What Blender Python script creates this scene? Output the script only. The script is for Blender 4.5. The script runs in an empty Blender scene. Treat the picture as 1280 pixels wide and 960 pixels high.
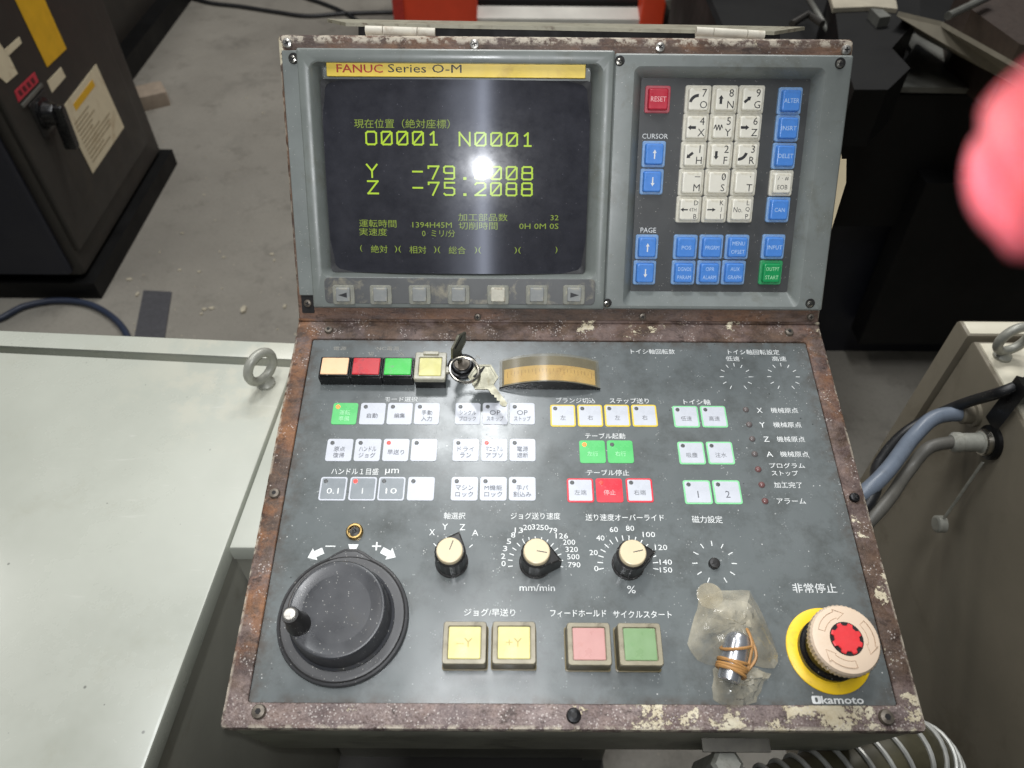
import bpy, math, random
from mathutils import Matrix, Vector
random.seed(7)
S = bpy.context.scene
COL = S.collection

# ------------------------------------------------------------------ camera, world, lamps, exposure
F = 930.0                                    # focal length in photo pixels (1280 wide)
RC = Matrix(((0.99997, 0.0037, 0.0068), (0.0068, -0.8472, -0.5312), (0.0038, 0.5313, -0.8472)))  # rows: right, down, forward (console frame)
CP = Vector((-17.48, -346.16, 464.99))       # camera in console frame, mm (origin: middle of the fold between the two faces)
TH = 0.8461                                  # angle between lower face and screen face
TAU = math.radians(10.0)                     # slope of the lower face
ROT = Matrix.Rotation(TAU, 3, 'X')
HZ = 1.0                                     # height of the fold above the floor, m
def W(x, y, z):                              # console frame mm -> world m
    return ROT @ Vector((x, y, z)) * 0.001 + Vector((0, 0, HZ))
CAMW = W(*CP)
cam = bpy.data.cameras.new('camera'); cam_o = bpy.data.objects.new('camera', cam); COL.objects.link(cam_o)
ax = [ROT @ Vector(RC[0]), ROT @ -Vector(RC[1]), ROT @ -Vector(RC[2])]
for a in ax: a.normalize()
m4 = Matrix.Identity(4)
for i in range(3):
    for j in range(3): m4[j][i] = ax[i][j]
m4.translation = CAMW
cam_o.matrix_world = m4
cam.sensor_width = 36.0; cam.lens = 36.0 * F / 1280.0
cam.clip_start = 0.01; cam.clip_end = 100
cam.dof.use_dof = True; cam.dof.focus_distance = 0.54; cam.dof.aperture_fstop = 26.16 / 2.6
S.camera = cam_o

world = bpy.data.worlds.new('World'); S.world = world; world.use_nodes = True
world.node_tree.nodes['Background'].inputs[0].default_value = (0.80, 0.90, 1.0, 1)
world.node_tree.nodes['Background'].inputs[1].default_value = 0.05

def area(name, loc, target, sx, sy, power, col=(1, 0.97, 0.93)):
    l = bpy.data.lights.new(name, 'AREA'); l.shape = 'RECTANGLE'; l.size = sx; l.size_y = sy; l.energy = power; l.color = col
    o = bpy.data.objects.new(name, l); COL.objects.link(o); o.location = loc
    o.rotation_euler = (Vector(target) - Vector(loc)).to_track_quat('-Z', 'Y').to_euler()
    return o
# ceiling luminaires of the workshop
area('ceiling_lamp', (-0.22, 1.06, 4.2), (-0.1, 0.2, 0.9), 0.42, 0.42, 31, (0.95, 0.98, 1.0))
area('ceiling_lamp', (-0.15, -0.55, 4.2), (-0.15, -0.55, 0.9), 0.35, 1.2, 36, (0.98, 0.99, 1.0))
area('ceiling_lamp', (-2.2, 1.0, 4.2), (-2.2, 1.0, 0), 0.5, 2.4, 55, (1, 0.98, 0.95))
area('ceiling_lamp', (0.5, 2.9, 4.2), (0.2, 2.9, 0), 0.5, 2.4, 105, (1, 0.98, 0.95))
# the torch of the phone beside the lens
tl = bpy.data.lights.new('phone_torch', 'SPOT'); tl.energy = 7.6; tl.shadow_soft_size = 0.004; tl.spot_size = math.radians(76); tl.spot_blend = 0.7
tl.color = (0.95, 0.97, 1.0)
to = bpy.data.objects.new('phone_torch', tl); COL.objects.link(to)
to.matrix_world = Matrix.Translation(CAMW + ax[0] * -0.004 + ax[1] * 0.012 + ax[2] * 0.002) @ m4.to_3x3().to_4x4()

S.view_settings.view_transform = 'Standard'; S.view_settings.look = 'None'
S.view_settings.exposure = 0.0; S.view_settings.gamma = 1.0; S.view_settings.use_curve_mapping = False
S.cycles.use_denoising = True
S.cycles.max_bounces = 8; S.cycles.sample_clamp_indirect = 6.0

# ------------------------------------------------------------------ pixel -> place helpers
def ray(px, py):
    v = Vector(((px - 640) / F, (py - 480) / F, 1.0))
    return Vector((RC[0][0]*v[0]+RC[1][0]*v[1]+RC[2][0]*v[2], RC[0][1]*v[0]+RC[1][1]*v[1]+RC[2][1]*v[2], RC[0][2]*v[0]+RC[1][2]*v[1]+RC[2][2]*v[2]))
def low(px, py, h=0.0):                      # on the lower face (mm), h above it
    d = ray(px, py); t = (h - CP[2]) / d[2]; p = CP + d * t
    return (p[0], p[1])
UV = Vector((0, math.cos(TH), math.sin(TH))); UN = Vector((0, -math.sin(TH), math.cos(TH)))
def upp(px, py, dep=0.0):                    # on the screen face (mm), dep in front of it
    d = ray(px, py); t = (dep - CP.dot(UN)) / d.dot(UN); p = CP + d * t
    return (p[0], p.dot(UV))
def wray(px, py): return ROT @ ray(px, py)
def hit(px, py, axis, val):                  # world point of a pixel on the plane axis = val
    d = wray(px, py); t = (val - CAMW[axis]) / d[axis]; return CAMW + d * t
def LOW(x, y, h=0.0, rz=0.0):
    return Matrix.Translation(W(x, y, h)) @ Matrix.Rotation(TAU, 4, 'X') @ Matrix.Rotation(rz, 4, 'Z')
def UPM(u, v, d=0.0, rz=0.0):
    p = Vector((u, 0, 0)) + UV * v + UN * d
    return Matrix.Translation(W(*p)) @ Matrix.Rotation(TAU + TH, 4, 'X') @ Matrix.Rotation(rz, 4, 'Z')
def WM(x=0, y=0, z=0, rz=0.0): return Matrix.Translation((x, y, z)) @ Matrix.Rotation(rz, 4, 'Z')
def scl(face, px, py, h):                    # mm per pixel across and along
    a = face(px, py, h); b = face(px + 1, py, h); c = face(px, py + 1, h)
    return b[0] - a[0], abs(c[1] - a[1])

# ------------------------------------------------------------------ mesh helpers (mm; scaled to m when built)
def rr(w, h, r, z, n=4, cx=0, cy=0):
    r = max(min(r, w / 2 - .01, h / 2 - .01), .01); out = []
    for k, (sx, sy) in enumerate(((1, 1), (-1, 1), (-1, -1), (1, -1))):
        for i in range(n + 1):
            a = math.pi / 2 * (k + i / n)
            out.append((cx + sx * (w / 2 - r) + r * math.cos(a), cy + sy * (h / 2 - r) + r * math.sin(a), z))
    return out
def rect(x0, x1, y0, y1, r, z, n=4): return rr(x1 - x0, y1 - y0, r, z, n, (x0 + x1) / 2, (y0 + y1) / 2)
def circ(r, z, n=32, cx=0, cy=0): return [(cx + r * math.cos(2*math.pi*i/n), cy + r * math.sin(2*math.pi*i/n), z) for i in range(n)]
class MB:
    def __init__(s): s.v = []; s.f = []
    def loft(s, loops, cap0=False, cap1=True, closed=True):
        n = len(loops[0]); b = len(s.v)
        for l in loops: s.v += [tuple(p) for p in l]
        for k in range(len(loops) - 1):
            for i in range(n if closed else n - 1):
                j = (i + 1) % n
                s.f.append((b+k*n+i, b+k*n+j, b+(k+1)*n+j, b+(k+1)*n+i))
        if cap0: s.f.append(tuple(b + i for i in reversed(range(n))))
        if cap1: s.f.append(tuple(b + (len(loops)-1)*n + i for i in range(n)))
        return s
    def rbox(s, w, h, z0, z1, r=1.0, b=0.5, cx=0, cy=0, n=4, taper=0.0):
        L = [rr(w, h, r, z0, n, cx, cy), rr(w-2*taper, h-2*taper, r, z1-b, n, cx, cy)]
        for q in (0.35, 0.7, 1.0):
            i = b * (1 - math.cos(q*math.pi/2)) + taper
            L.append(rr(w-2*i, h-2*i, r-b*(1-math.cos(q*math.pi/2))*.5, z1-b+b*math.sin(q*math.pi/2), n, cx, cy))
        return s.loft(L, True, True)
    def lathe(s, prof, n=32, cx=0, cy=0, cap0=True, cap1=True):
        return s.loft([circ(max(r, .01), z, n, cx, cy) for r, z in prof], cap0, cap1)
    def prism(s, poly, z0, z1, b=0.0):
        a = sum(poly[i][0]*poly[(i+1) % len(poly)][1]-poly[(i+1) % len(poly)][0]*poly[i][1] for i in range(len(poly)))
        if a < 0: poly = poly[::-1]
        return s.loft([[(x, y, z0) for x, y in poly], [(x, y, z1) for x, y in poly]], True, True)
    def box(s, x0, x1, y0, y1, z0, z1): return s.prism([(x0, y0), (x1, y0), (x1, y1), (x0, y1)], z0, z1)
    def tube(s, path, rad, n=12, closed=False, caps=True):
        pts = [Vector(p) for p in path]; m = len(pts); loops = []; up = None
        for i, p in enumerate(pts):
            if closed: t = pts[(i+1) % m] - pts[i-1]
            else: t = pts[min(i+1, m-1)] - pts[max(i-1, 0)]
            t.normalize()
            if up is None:
                up = Vector((0, 0, 1)) if abs(t.z) < .9 else Vector((1, 0, 0))
            x = up.cross(t)
            if x.length < 1e-6: x = Vector((1, 0, 0)).cross(t)
            x.normalize(); y = t.cross(x); up = y
            r = rad[i] if isinstance(rad, (list, tuple)) else rad
            loops.append([p + x*r*math.cos(2*math.pi*k/n) + y*r*math.sin(2*math.pi*k/n) for k in range(n)])
        if closed: loops.append(loops[0])
        return s.loft(loops, caps and not closed, caps and not closed)
    def torus(s, R, r, n=32, k=10, M=None):
        p = [Vector((R*math.cos(2*math.pi*i/n), R*math.sin(2*math.pi*i/n), 0)) for i in range(n)]
        if M: p = [M @ q for q in p]
        return s.tube(p, r, k, True)
    def mesh(s, name, smooth=35, unit=.001):
        me = bpy.data.meshes.new(name)
        me.from_pydata([(a*unit, b*unit, c*unit) for a, b, c in s.v], [], s.f); me.update()
        if smooth:
            me.shade_smooth(); me.set_sharp_from_angle(angle=math.radians(smooth))
            for p in me.polygons:
                if p.loop_total > 6: p.use_smooth = False
        return me
WMAT = {}
def put(name, me, mat, parent=None, M=None, label=None, smooth=35, unit=.001):
    if isinstance(me, MB): me = me.mesh(name, smooth, unit)
    o = bpy.data.objects.new(name, me); COL.objects.link(o)
    if mat is not None and me is not None and len(me.materials) == 0: me.materials.append(mat)
    M = M or Matrix.Identity(4)
    if parent is not None:
        o.parent = parent; o.matrix_parent_inverse = WMAT[parent.name].inverted()
    o.matrix_basis = M; WMAT[o.name] = M.copy()
    if label: o['label'] = label
    return o
def thing(name, label, cat, M=None, group=None):
    o = put(name, None, None, None, M, label); o['category'] = cat
    if group: o['group'] = group
    return o
def tag(o, label, cat, group=None):
    o['label'] = label; o['category'] = cat
    if group: o['group'] = group
    return o
def spline(pts, n=10):
    out = []; P = [Vector(p) for p in pts]
    for i in range(len(P)-1):
        a, b, c, d = P[max(i-1, 0)], P[i], P[i+1], P[min(i+2, len(P)-1)]
        for k in range(n):
            t = k / n
            out.append(0.5*((2*b) + (c-a)*t + (2*a-5*b+4*c-d)*t*t + (3*b-a-3*c+d)*t**3))
    out.append(P[-1]); return out
# lettering: built-in font turned into flat print
def text_mesh(s, w=None, h=None, bold=0.0, sp=1.0):
    c = bpy.data.curves.new('lettering', 'FONT'); c.body = s; c.resolution_u = 2; c.offset = bold; c.space_character = sp; c.space_line = 0.95; c.align_x = 'CENTER'
    t = bpy.data.objects.new('lettering', c); COL.objects.link(t)
    me = bpy.data.meshes.new_from_object(t.evaluated_get(bpy.context.evaluated_depsgraph_get()))
    bpy.data.objects.remove(t); bpy.data.curves.remove(c)
    xs = [v.co.x for v in me.vertices]; ys = [v.co.y for v in me.vertices]
    cx, cy = (min(xs)+max(xs))/2, (min(ys)+max(ys))/2; W0, H0 = max(xs)-min(xs), max(ys)-min(ys)
    kx = w/W0 if w else h/H0; ky = h/H0 if h else kx
    for v in me.vertices: v.co = ((v.co.x-cx)*kx*.001, (v.co.y-cy)*ky*.001, 0)
    me.update(); me.name = 'lettering'; me.materials.clear()
    return me

# ------------------------------------------------------------------ materials
def lin(c): return c/12.92 if c <= .04045 else ((c+.055)/1.055)**2.4
def rgb(r, g, b): return (lin(r/255), lin(g/255), lin(b/255), 1)
class NT:
    def __init__(s, name):
        s.m = bpy.data.materials.new(name); s.m.use_nodes = True; s.t = s.m.node_tree; s.n = s.t.nodes; s.b = s.n['Principled BSDF']
        s.co = s.n.new('ShaderNodeTexCoord').outputs['Object']
    def L(s, a, b): s.t.links.new(a, b)
    def noise(s, scale, detail=4, rough=.6, vec=None, dist=0.0):
        k = s.n.new('ShaderNodeTexNoise'); k.inputs['Scale'].default_value = scale; k.inputs['Detail'].default_value = detail
        k.inputs['Roughness'].default_value = rough; k.inputs['Distortion'].default_value = dist; s.L(vec or s.co, k.inputs['Vector']); return k.outputs['Fac']
    def vor(s, scale, vec=None):
        k = s.n.new('ShaderNodeTexVoronoi'); k.inputs['Scale'].default_value = scale; s.L(vec or s.co, k.inputs['Vector']); return k
    def ramp(s, fac, a, b, ca=0.0, cb=1.0):
        k = s.n.new('ShaderNodeMapRange'); k.inputs[1].default_value = a; k.inputs[2].default_value = b; k.inputs[3].default_value = ca; k.inputs[4].default_value = cb
        s.L(fac, k.inputs[0]); return k.outputs[0]
    def math(s, op, a, b=0.0):
        k = s.n.new('ShaderNodeMath'); k.operation = op
        for i, v in enumerate((a, b)):
            if isinstance(v, (int, float)): k.inputs[i].default_value = v
            else: s.L(v, k.inputs[i])
        return k.outputs[0]
    def mix(s, fac, a, b):
        k = s.n.new('ShaderNodeMix'); k.data_type = 'RGBA'
        for sock, v in ((k.inputs[0], fac), (k.inputs[6], a), (k.inputs[7], b)):
            if isinstance(v, (int, float)): sock.default_value = v
            elif isinstance(v, tuple): sock.default_value = v
            else: s.L(v, sock)
        return k.outputs[2]
    def bump(s, fac, strength, dist=.001):
        k = s.n.new('ShaderNodeBump'); k.inputs['Strength'].default_value = strength; k.inputs['Distance'].default_value = dist
        s.L(fac, k.inputs['Height']); s.L(k.outputs[0], s.b.inputs['Normal']); return k
    def xyz(s):
        k = s.n.new('ShaderNodeSeparateXYZ'); s.L(s.co, k.inputs[0]); return k.outputs
    def set(s, col=None, rough=None, metal=None, spec=None):
        for nm, v in (('Base Color', col), ('Roughness', rough), ('Metallic', metal), ('Specular IOR Level', spec)):
            if v is None: continue
            if isinstance(v, (int, float, tuple)): s.b.inputs[nm].default_value = v
            else: s.L(v, s.b.inputs[nm])
        return s
def plain(name, col, rough=.45, metal=0.0, var=.25, scale=120, dust=0.0, spec=.5, dirt=None, dsc=45, bump=0.0):
    n = NT(name); k = n.noise(scale, 5)
    dark = tuple(c*(1-var) for c in col[:3]) + (1,); light = tuple(min(1, c*(1+var*.6)) for c in col[:3]) + (1,)
    c = n.mix(n.ramp(k, .3, .7), dark, light)
    if dirt:
        d = n.ramp(n.noise(dsc, 8, .7, dist=.4), .54, .68); c = n.mix(n.math('MULTIPLY', d, dirt[1]), c, dirt[0])
    if dust:
        v = n.vor(520); sp = n.math('MULTIPLY', n.ramp(v.outputs['Distance'], .16, .10), n.ramp(n.noise(260, 2), .58-.12*dust, .64-.12*dust)); c = n.mix(n.math('MULTIPLY', sp, .75), c, rgb(190, 188, 180))
    n.set(c, n.ramp(n.noise(scale*.6, 4), .3, .7, max(.02, rough-.1), min(1, rough+.12)), metal, spec)
    if bump: n.bump(n.noise(scale*4, 4), bump, .0006)
    return n.m
def glow(name, col, strength, base=(.02, .02, .02, 1), rough=.3):
    n = NT(name); n.set(base, rough); n.b.inputs['Emission Color'].default_value = col; n.b.inputs['Emission Strength'].default_value = strength; return n.m

def rust(name, lower):
    n = NT(name); x, y, z = n.xyz()
    vm = n.n.new('ShaderNodeVectorMath'); vm.operation = 'MULTIPLY'; n.L(n.co, vm.inputs[0]); vm.inputs[1].default_value = (.8, 1, 1) if lower else (.4, 1, 1); st = vm.outputs[0]
    grain = n.noise(620, 5, .7); mid = n.noise(70, 9, .75, st, .3); big = n.noise(21, 8, .68, st, .4)
    c = n.mix(n.ramp(mid, .36, .62), rgb(58, 45, 38), rgb(102, 83, 70))
    c = n.mix(n.math('MULTIPLY', n.ramp(n.noise(33, 9, .72, st, .5), .47, .56), .85 if lower else .5), c, n.mix(n.ramp(mid, .4, .6), rgb(84, 70, 67), rgb(120, 104, 99)))
    if lower: c = n.mix(n.math('MULTIPLY', n.ramp(y, -.258, -.276), n.ramp(grain, .36, .6, .25, .85)), c, n.mix(n.ramp(mid, .38, .62), rgb(112, 97, 96), rgb(160, 146, 142)))
    org = n.ramp(n.noise(26, 8, .72, st, .4), .46, .58)
    if lower:   # orange scale on the left side and at the upper right
        side = n.math('MAXIMUM', n.math('MULTIPLY', n.ramp(x, -.150, -.170), n.ramp(y, -.275, -.22)), n.math('MULTIPLY', n.ramp(x, .205, .215), n.ramp(y, -.12, -.03)))
        org = n.math('MULTIPLY', org, n.math('ADD', n.math('MULTIPLY', side, .62), .10))
    else: org = n.math('MULTIPLY', org, .35)
    c = n.mix(org, c, n.mix(n.ramp(mid, .4, .6), rgb(112, 72, 46), rgb(152, 104, 66)))
    dk = n.ramp(n.noise(95, 8, .75, st), .56, .64); c = n.mix(n.math('MULTIPLY', dk, .75), c, rgb(46, 34, 29))
    c = n.mix(n.math('MULTIPLY', n.ramp(grain, .55, .7), .25 if lower else .12), c, rgb(160, 142, 128)); c = n.mix(n.math('MULTIPLY', n.ramp(grain, .45, .3), .45), c, rgb(44, 33, 28))
    # flaked cream paint
    fl = n.noise(46, 10, .72, st, .12)
    if lower:
        bias = n.math('MAXIMUM', n.math('MULTIPLY', n.ramp(y, -.262, -.276), n.ramp(x, -.08, .10, .06, .185)), n.math('MULTIPLY', n.ramp(x, .205, .213), n.ramp(y, -.02, -.14, .03, .13)))
        bias = n.math('ADD', bias, n.math('MULTIPLY', n.ramp(y, -.018, -.004), n.ramp(x, -.02, .06, .04, .14)))
    else:
        bias = n.math('ADD', n.math('MULTIPLY', n.ramp(y, .186, .196), n.ramp(x, .05, .2, .03, .10)), n.math('MULTIPLY', n.ramp(x, -.174, -.180), n.ramp(y, .17, .2, 0, .3)))
    paint = n.ramp(n.math('ADD', n.math('ADD', fl, n.math('MULTIPLY', n.math('SUBTRACT', grain, .5), .16)), bias), .700, .716)
    c = n.mix(paint, c, n.mix(n.ramp(mid, .35, .6), rgb(184, 170, 140), rgb(220, 211, 186)))
    # pale mineral specks, dense along the front edge
    v = n.vor(560); sp = n.math('MULTIPLY', n.ramp(v.outputs['Distance'], .36, .14), n.ramp(n.math('ADD', n.noise(70, 5), n.ramp(y, -.255, -.28, 0, .10) if lower else 0.0), .52, .60)); c = n.mix(n.math('MULTIPLY', sp, .7 if lower else .3), c, rgb(206, 197, 190))
    # paint rubbed bright along the outer edges
    em = (n.ramp(x, -.1788, -.1808), n.ramp(x, .2207, .2227), n.ramp(y, -.2852, -.2870)) if lower else (n.ramp(x, -.1792, -.1808), n.ramp(x, .2212, .2227), n.ramp(y, .1990, .2015))
    edge = n.math('MULTIPLY', n.math('MAXIMUM', n.math('MAXIMUM', em[0], em[1]), em[2]), n.ramp(n.noise(110, 6, .7), .47, .56)); c = n.mix(n.math('MULTIPLY', edge, .8), c, rgb(200, 190, 172))
    n.set(c, n.ramp(mid, .3, .7, .36, .72), 0.0, .42)
    h = n.math('ADD', n.math('MULTIPLY', mid, .9), n.math('ADD', n.math('MULTIPLY', grain, .45), n.math('MULTIPLY', paint, .4))); n.bump(h, .6, .0014)
    return n.m
def panel_mat():
    n = NT('slate grey panel film'); x, y, z = n.xyz()
    base = n.mix(n.ramp(n.noise(14, 6, .6), .3, .7), rgb(96, 101, 101), rgb(107, 112, 112))
    grime = n.math('MULTIPLY', n.ramp(n.noise(34, 9, .75), .47, .68), .5); base = n.mix(grime, base, rgb(62, 62, 58))
    # dust lying on the film, thicker towards the corners
    v = n.vor(560); sp = n.math('MULTIPLY', n.ramp(v.outputs['Distance'], .26, .14), n.ramp(n.noise(95, 4), .56, .66)); base = n.mix(n.math('MULTIPLY', sp, .7), base, rgb(176, 178, 176))
    v2 = n.vor(190); sp2 = n.math('MULTIPLY', n.ramp(v2.outputs['Distance'], .10, .05), n.ramp(n.noise(60, 2), .50, .58)); base = n.mix(n.math('MULTIPLY', sp2, .8), base, rgb(205, 205, 202))
    v3 = n.vor(130); sp3 = n.math('MULTIPLY', n.ramp(v3.outputs['Distance'], .085, .05), n.ramp(n.noise(44, 2), .56, .60)); base = n.mix(n.math('MULTIPLY', sp3, .7), base, rgb(28, 28, 28))
    # rust creeping in from the edge of the opening
    ed = n.math('MAXIMUM', n.math('MAXIMUM', n.ramp(x, -.155, -.171), n.ramp(x, .198, .212)), n.math('MAXIMUM', n.ramp(y, -.268, -.276), n.ramp(y, -.025, -.013)))
    base = n.mix(n.math('MULTIPLY', ed, n.ramp(n.noise(80, 8, .7), .42, .62)), base, rgb(78, 68, 60))
    ro = n.math('ADD', n.ramp(n.noise(22, 7, .65), .3, .7, .16, .30), n.math('MULTIPLY', sp, .4))
    n.set(base, ro, 0.0, .45); n.bump(n.math('ADD', n.noise(9, 3), n.math('MULTIPLY', n.noise(600, 3), .02)), .12, .004)
    return n.m
def tangent_x(n):
    k = n.n.new('ShaderNodeVectorTransform'); k.vector_type = 'VECTOR'; k.convert_from = 'OBJECT'; k.convert_to = 'WORLD'; k.inputs[0].default_value = (1, 0, 0); return k.outputs[0]
def screen_mat(name, emit=None, strength=0.0):
    n = NT(name); n.set((.012, .012, .016, 1), n.ramp(n.noise(30, 6, .7), .3, .75, .05, .13), 0, .5)
    if emit: n.b.inputs['Emission Color'].default_value = emit; n.b.inputs['Emission Strength'].default_value = strength
    # wiped glass: fine smears across give an upright streak, dust gives a haze
    gl = n.n.new('ShaderNodeBsdfAnisotropic'); gl.inputs['Roughness'].default_value = .54; gl.inputs['Anisotropy'].default_value = .9; gl.inputs['Color'].default_value = (.8, .85, 1, 1)
    n.L(tangent_x(n), gl.inputs['Tangent'])
    ms = n.n.new('ShaderNodeMixShader'); ms.inputs[0].default_value = .045
    n.L(n.b.outputs[0], ms.inputs[1]); n.L(gl.outputs[0], ms.inputs[2])
    g2 = n.n.new('ShaderNodeBsdfGlossy') if hasattr(bpy.types, 'ShaderNodeBsdfGlossy') else n.n.new('ShaderNodeBsdfAnisotropic'); g2.inputs['Roughness'].default_value = .27; ms3 = n.n.new('ShaderNodeMixShader'); n.L(n.ramp(n.noise(160, 6, .8), .3, .7, .006, .03), ms3.inputs[0]); n.L(ms.outputs[0], ms3.inputs[1]); n.L(g2.outputs[0], ms3.inputs[2]); ms = ms3
    df = n.n.new('ShaderNodeBsdfDiffuse'); df.inputs[0].default_value = rgb(150, 150, 160)
    ms2 = n.n.new('ShaderNodeMixShader'); sv = n.vor(420); n.L(n.math('ADD', n.ramp(n.noise(60, 8, .75), .35, .8, .04, .115), n.math('MULTIPLY', n.math('MULTIPLY', n.ramp(sv.outputs['Distance'], .13, .08), n.ramp(n.noise(200, 2), .58, .62)), .5)), ms2.inputs[0])
    n.L(ms.outputs[0], ms2.inputs[1]); n.L(df.outputs[0], ms2.inputs[2])
    n.L(ms2.outputs[0], n.n['Material Output'].inputs[0]); return n.m
def clear_mat(name, tint, alpha, rough=.25):
    n = NT(name); k = n.noise(90, 6, .65); n.set(n.mix(n.ramp(k, .3, .7), tuple(c*.75 for c in tint[:3])+(1,), tint), rough)
    n.L(n.ramp(k, .3, .75, alpha*.8, min(1, alpha*1.25)), n.b.inputs['Alpha']); return n.m

GRIME = rgb(58, 52, 42)
M_RUST_U = rust('rusted upper housing', False); M_RUST_L = rust('rusted lower frame', True)
M_UNDER = plain('grey paint of the box', rgb(172, 172, 156), .5, var=.25, scale=30, dirt=(GRIME, .5), dsc=20)
M_BEZEL = plain('grey bezel plastic', rgb(122, 127, 124), .38, var=.12, scale=40, dirt=(rgb(98, 98, 88), .6), dsc=30, dust=.4, bump=.05)
M_BEZEL2 = plain('grey bezel plastic, raised', rgb(120, 125, 121), .36, var=.12, scale=40, dirt=(rgb(98, 98, 86), .5), dsc=30, dust=.3, bump=.05)
M_PLATE = plain('dark keypad plate', rgb(70, 71, 71), .42, var=.12, scale=60, dust=.5)
M_PANEL = panel_mat()
M_SCREEN = screen_mat('dusty tube glass')
M_SCRTXT = screen_mat('green phosphor', rgb(190, 225, 40), .95)
M_SCRDIM = screen_mat('dim green phosphor', rgb(178, 205, 60), .55)
M_WHITE = plain('white print', rgb(222, 224, 222), .5, var=.1, scale=300)
M_FADED = plain('worn print', rgb(150, 147, 138), .6, var=.35, scale=500)
M_INK = plain('black print', rgb(42, 42, 44), .5, var=.2, scale=300)
M_GREYINK = plain('grey print', rgb(96, 98, 104), .5, var=.25, scale=400)
M_PALEINK = plain('pale print', rgb(168, 228, 178), .5, var=.15, scale=400)
M_BLUEINK = plain('pale blue print', rgb(178, 205, 240), .5, var=.2, scale=500)
M_PINKINK = plain('pale pink print', rgb(240, 180, 180), .5, var=.2, scale=500)
M_STRIP = plain('yellow name strip', rgb(242, 210, 84), .4, var=.08, scale=60, dirt=(rgb(190, 150, 60), .4))
M_REDINK = plain('red print', rgb(186, 52, 40), .5)
KEYW = plain('ivory key plastic', rgb(226, 222, 208), .35, var=.04, scale=150, dirt=(rgb(176, 164, 132), .5), dsc=130)
KEYB = plain('blue key plastic', rgb(78, 136, 214), .33, var=.07, scale=150, dirt=(rgb(80, 116, 170), .4), dsc=140)
KEYB2 = plain('pale blue key skirt', rgb(122, 158, 200), .4, var=.12, scale=200, dirt=(rgb(120, 120, 112), .8), dsc=140)
KEYR = plain('red key plastic', rgb(186, 44, 62), .33, var=.07, scale=150)
KEYR2 = plain('red key skirt', rgb(176, 78, 88), .4, var=.1, scale=200, dirt=(rgb(150, 120, 112), .6), dsc=140)
KEYG = plain('green key plastic', rgb(30, 146, 84), .33, var=.07, scale=150)
KEYG2 = plain('green key skirt', rgb(54, 150, 96), .4, var=.1, scale=200, dirt=(rgb(110, 120, 100), .6), dsc=140)
KEYW2 = plain('ivory key skirt', rgb(202, 198, 184), .4, var=.06, scale=200, dirt=(rgb(150, 140, 112), .6), dsc=140)
SOFT = plain('grey soft key', rgb(138, 140, 138), .4, var=.1, scale=200, dirt=(rgb(176, 168, 142), .6), dsc=180)
SOFTW = plain('worn pale soft key', rgb(196, 192, 176), .4, var=.15, scale=200, dirt=(rgb(128, 110, 86), .8), dsc=180)
SOFT2 = plain('grimy soft key surround', rgb(134, 134, 124), .5, var=.2, scale=200, dirt=(rgb(172, 166, 140), .8), dsc=150)
STRIP2 = plain('peeling grey film', rgb(92, 93, 93), .4, var=.1, scale=60, dirt=(rgb(150, 144, 126), .95), dsc=48)
FILMW = plain('white membrane film', rgb(194, 197, 204), .3, var=.05, scale=80, dust=.2)
FILMG = plain('green membrane film', rgb(88, 190, 108), .3, var=.06, scale=80, dust=.2)
FILMR = plain('red membrane film', rgb(226, 52, 66), .3, var=.06, scale=80, dust=.2)
FILMY = plain('yellow membrane border', rgb(226, 196, 64), .35, var=.08, scale=120)
FILMGB = plain('pale green membrane border', rgb(134, 208, 150), .35, var=.08, scale=120)
FILMGREY = plain('grey membrane film', rgb(132, 138, 142), .3, var=.06, scale=80, dust=.2)
M_LAMPOFF = plain('dark lamp dot', rgb(86, 88, 88), .35)
M_LAMPRED = glow('lit red lamp', (1, .03, .02, 1), 3.5); M_LAMPOR = glow('lit orange lamp', (1, .16, .03, 1), 3.0)
M_LEDOFF = plain('unlit lamp', rgb(108, 100, 98), .3); M_LEDRED = plain('unlit red lamp', rgb(118, 84, 82), .3)
M_BLACK = plain('black plastic', rgb(36, 35, 34), .4, var=.2, scale=100, dust=.8)
M_BLACKG = plain('glossy black plastic', rgb(26, 26, 27), .25, var=.2, scale=100, dust=.5)
M_WHEEL = plain('dusty dark handwheel plastic', rgb(56, 57, 60), .3, var=.3, scale=34, dust=.9, dirt=(rgb(62, 60, 54), .8), dsc=22)
M_RING = plain('dusty dark ring plastic', rgb(66, 66, 67), .4, var=.18, scale=40, dust=1.2)
M_CREAM = plain('cream plastic', rgb(206, 191, 158), .4, var=.05, scale=90, dirt=(rgb(196, 176, 136), .35), dsc=80)
M_ESTOP = plain('cream mushroom head', rgb(220, 198, 174), .38, var=.04, scale=60, dirt=(rgb(206, 178, 146), .35), dsc=60)
M_YRING = plain('yellow ring', rgb(244, 202, 30), .42, var=.06, scale=60, dirt=(rgb(150, 120, 40), .4), dsc=90)
M_ERED = plain('red insert', rgb(222, 58, 62), .4, var=.08, scale=200)
M_FRAMEBTN = plain('brownish clear button frame', rgb(142, 134, 112), .35, var=.2, scale=150, dirt=(rgb(84, 74, 54), .7), dsc=90)
M_BTNSIDE = plain('olive button body', rgb(104, 92, 58), .4, var=.2, scale=150, dirt=(rgb(60, 50, 32), .6), dsc=90)
LENSY = plain('yellow lens', rgb(204, 195, 124), .35, var=.05, scale=150, dirt=(rgb(196, 178, 92), .5), dsc=120)
LENSP = plain('pink lens', rgb(182, 134, 128), .35, var=.05, scale=150, dirt=(rgb(168, 112, 102), .5), dsc=120)
LENSG = plain('green lens', rgb(116, 146, 102), .35, var=.05, scale=150, dirt=(rgb(98, 138, 84), .5), dsc=120)
LENSO = plain('peach lens', rgb(250, 204, 160), .3, var=.05, scale=150)
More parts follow.
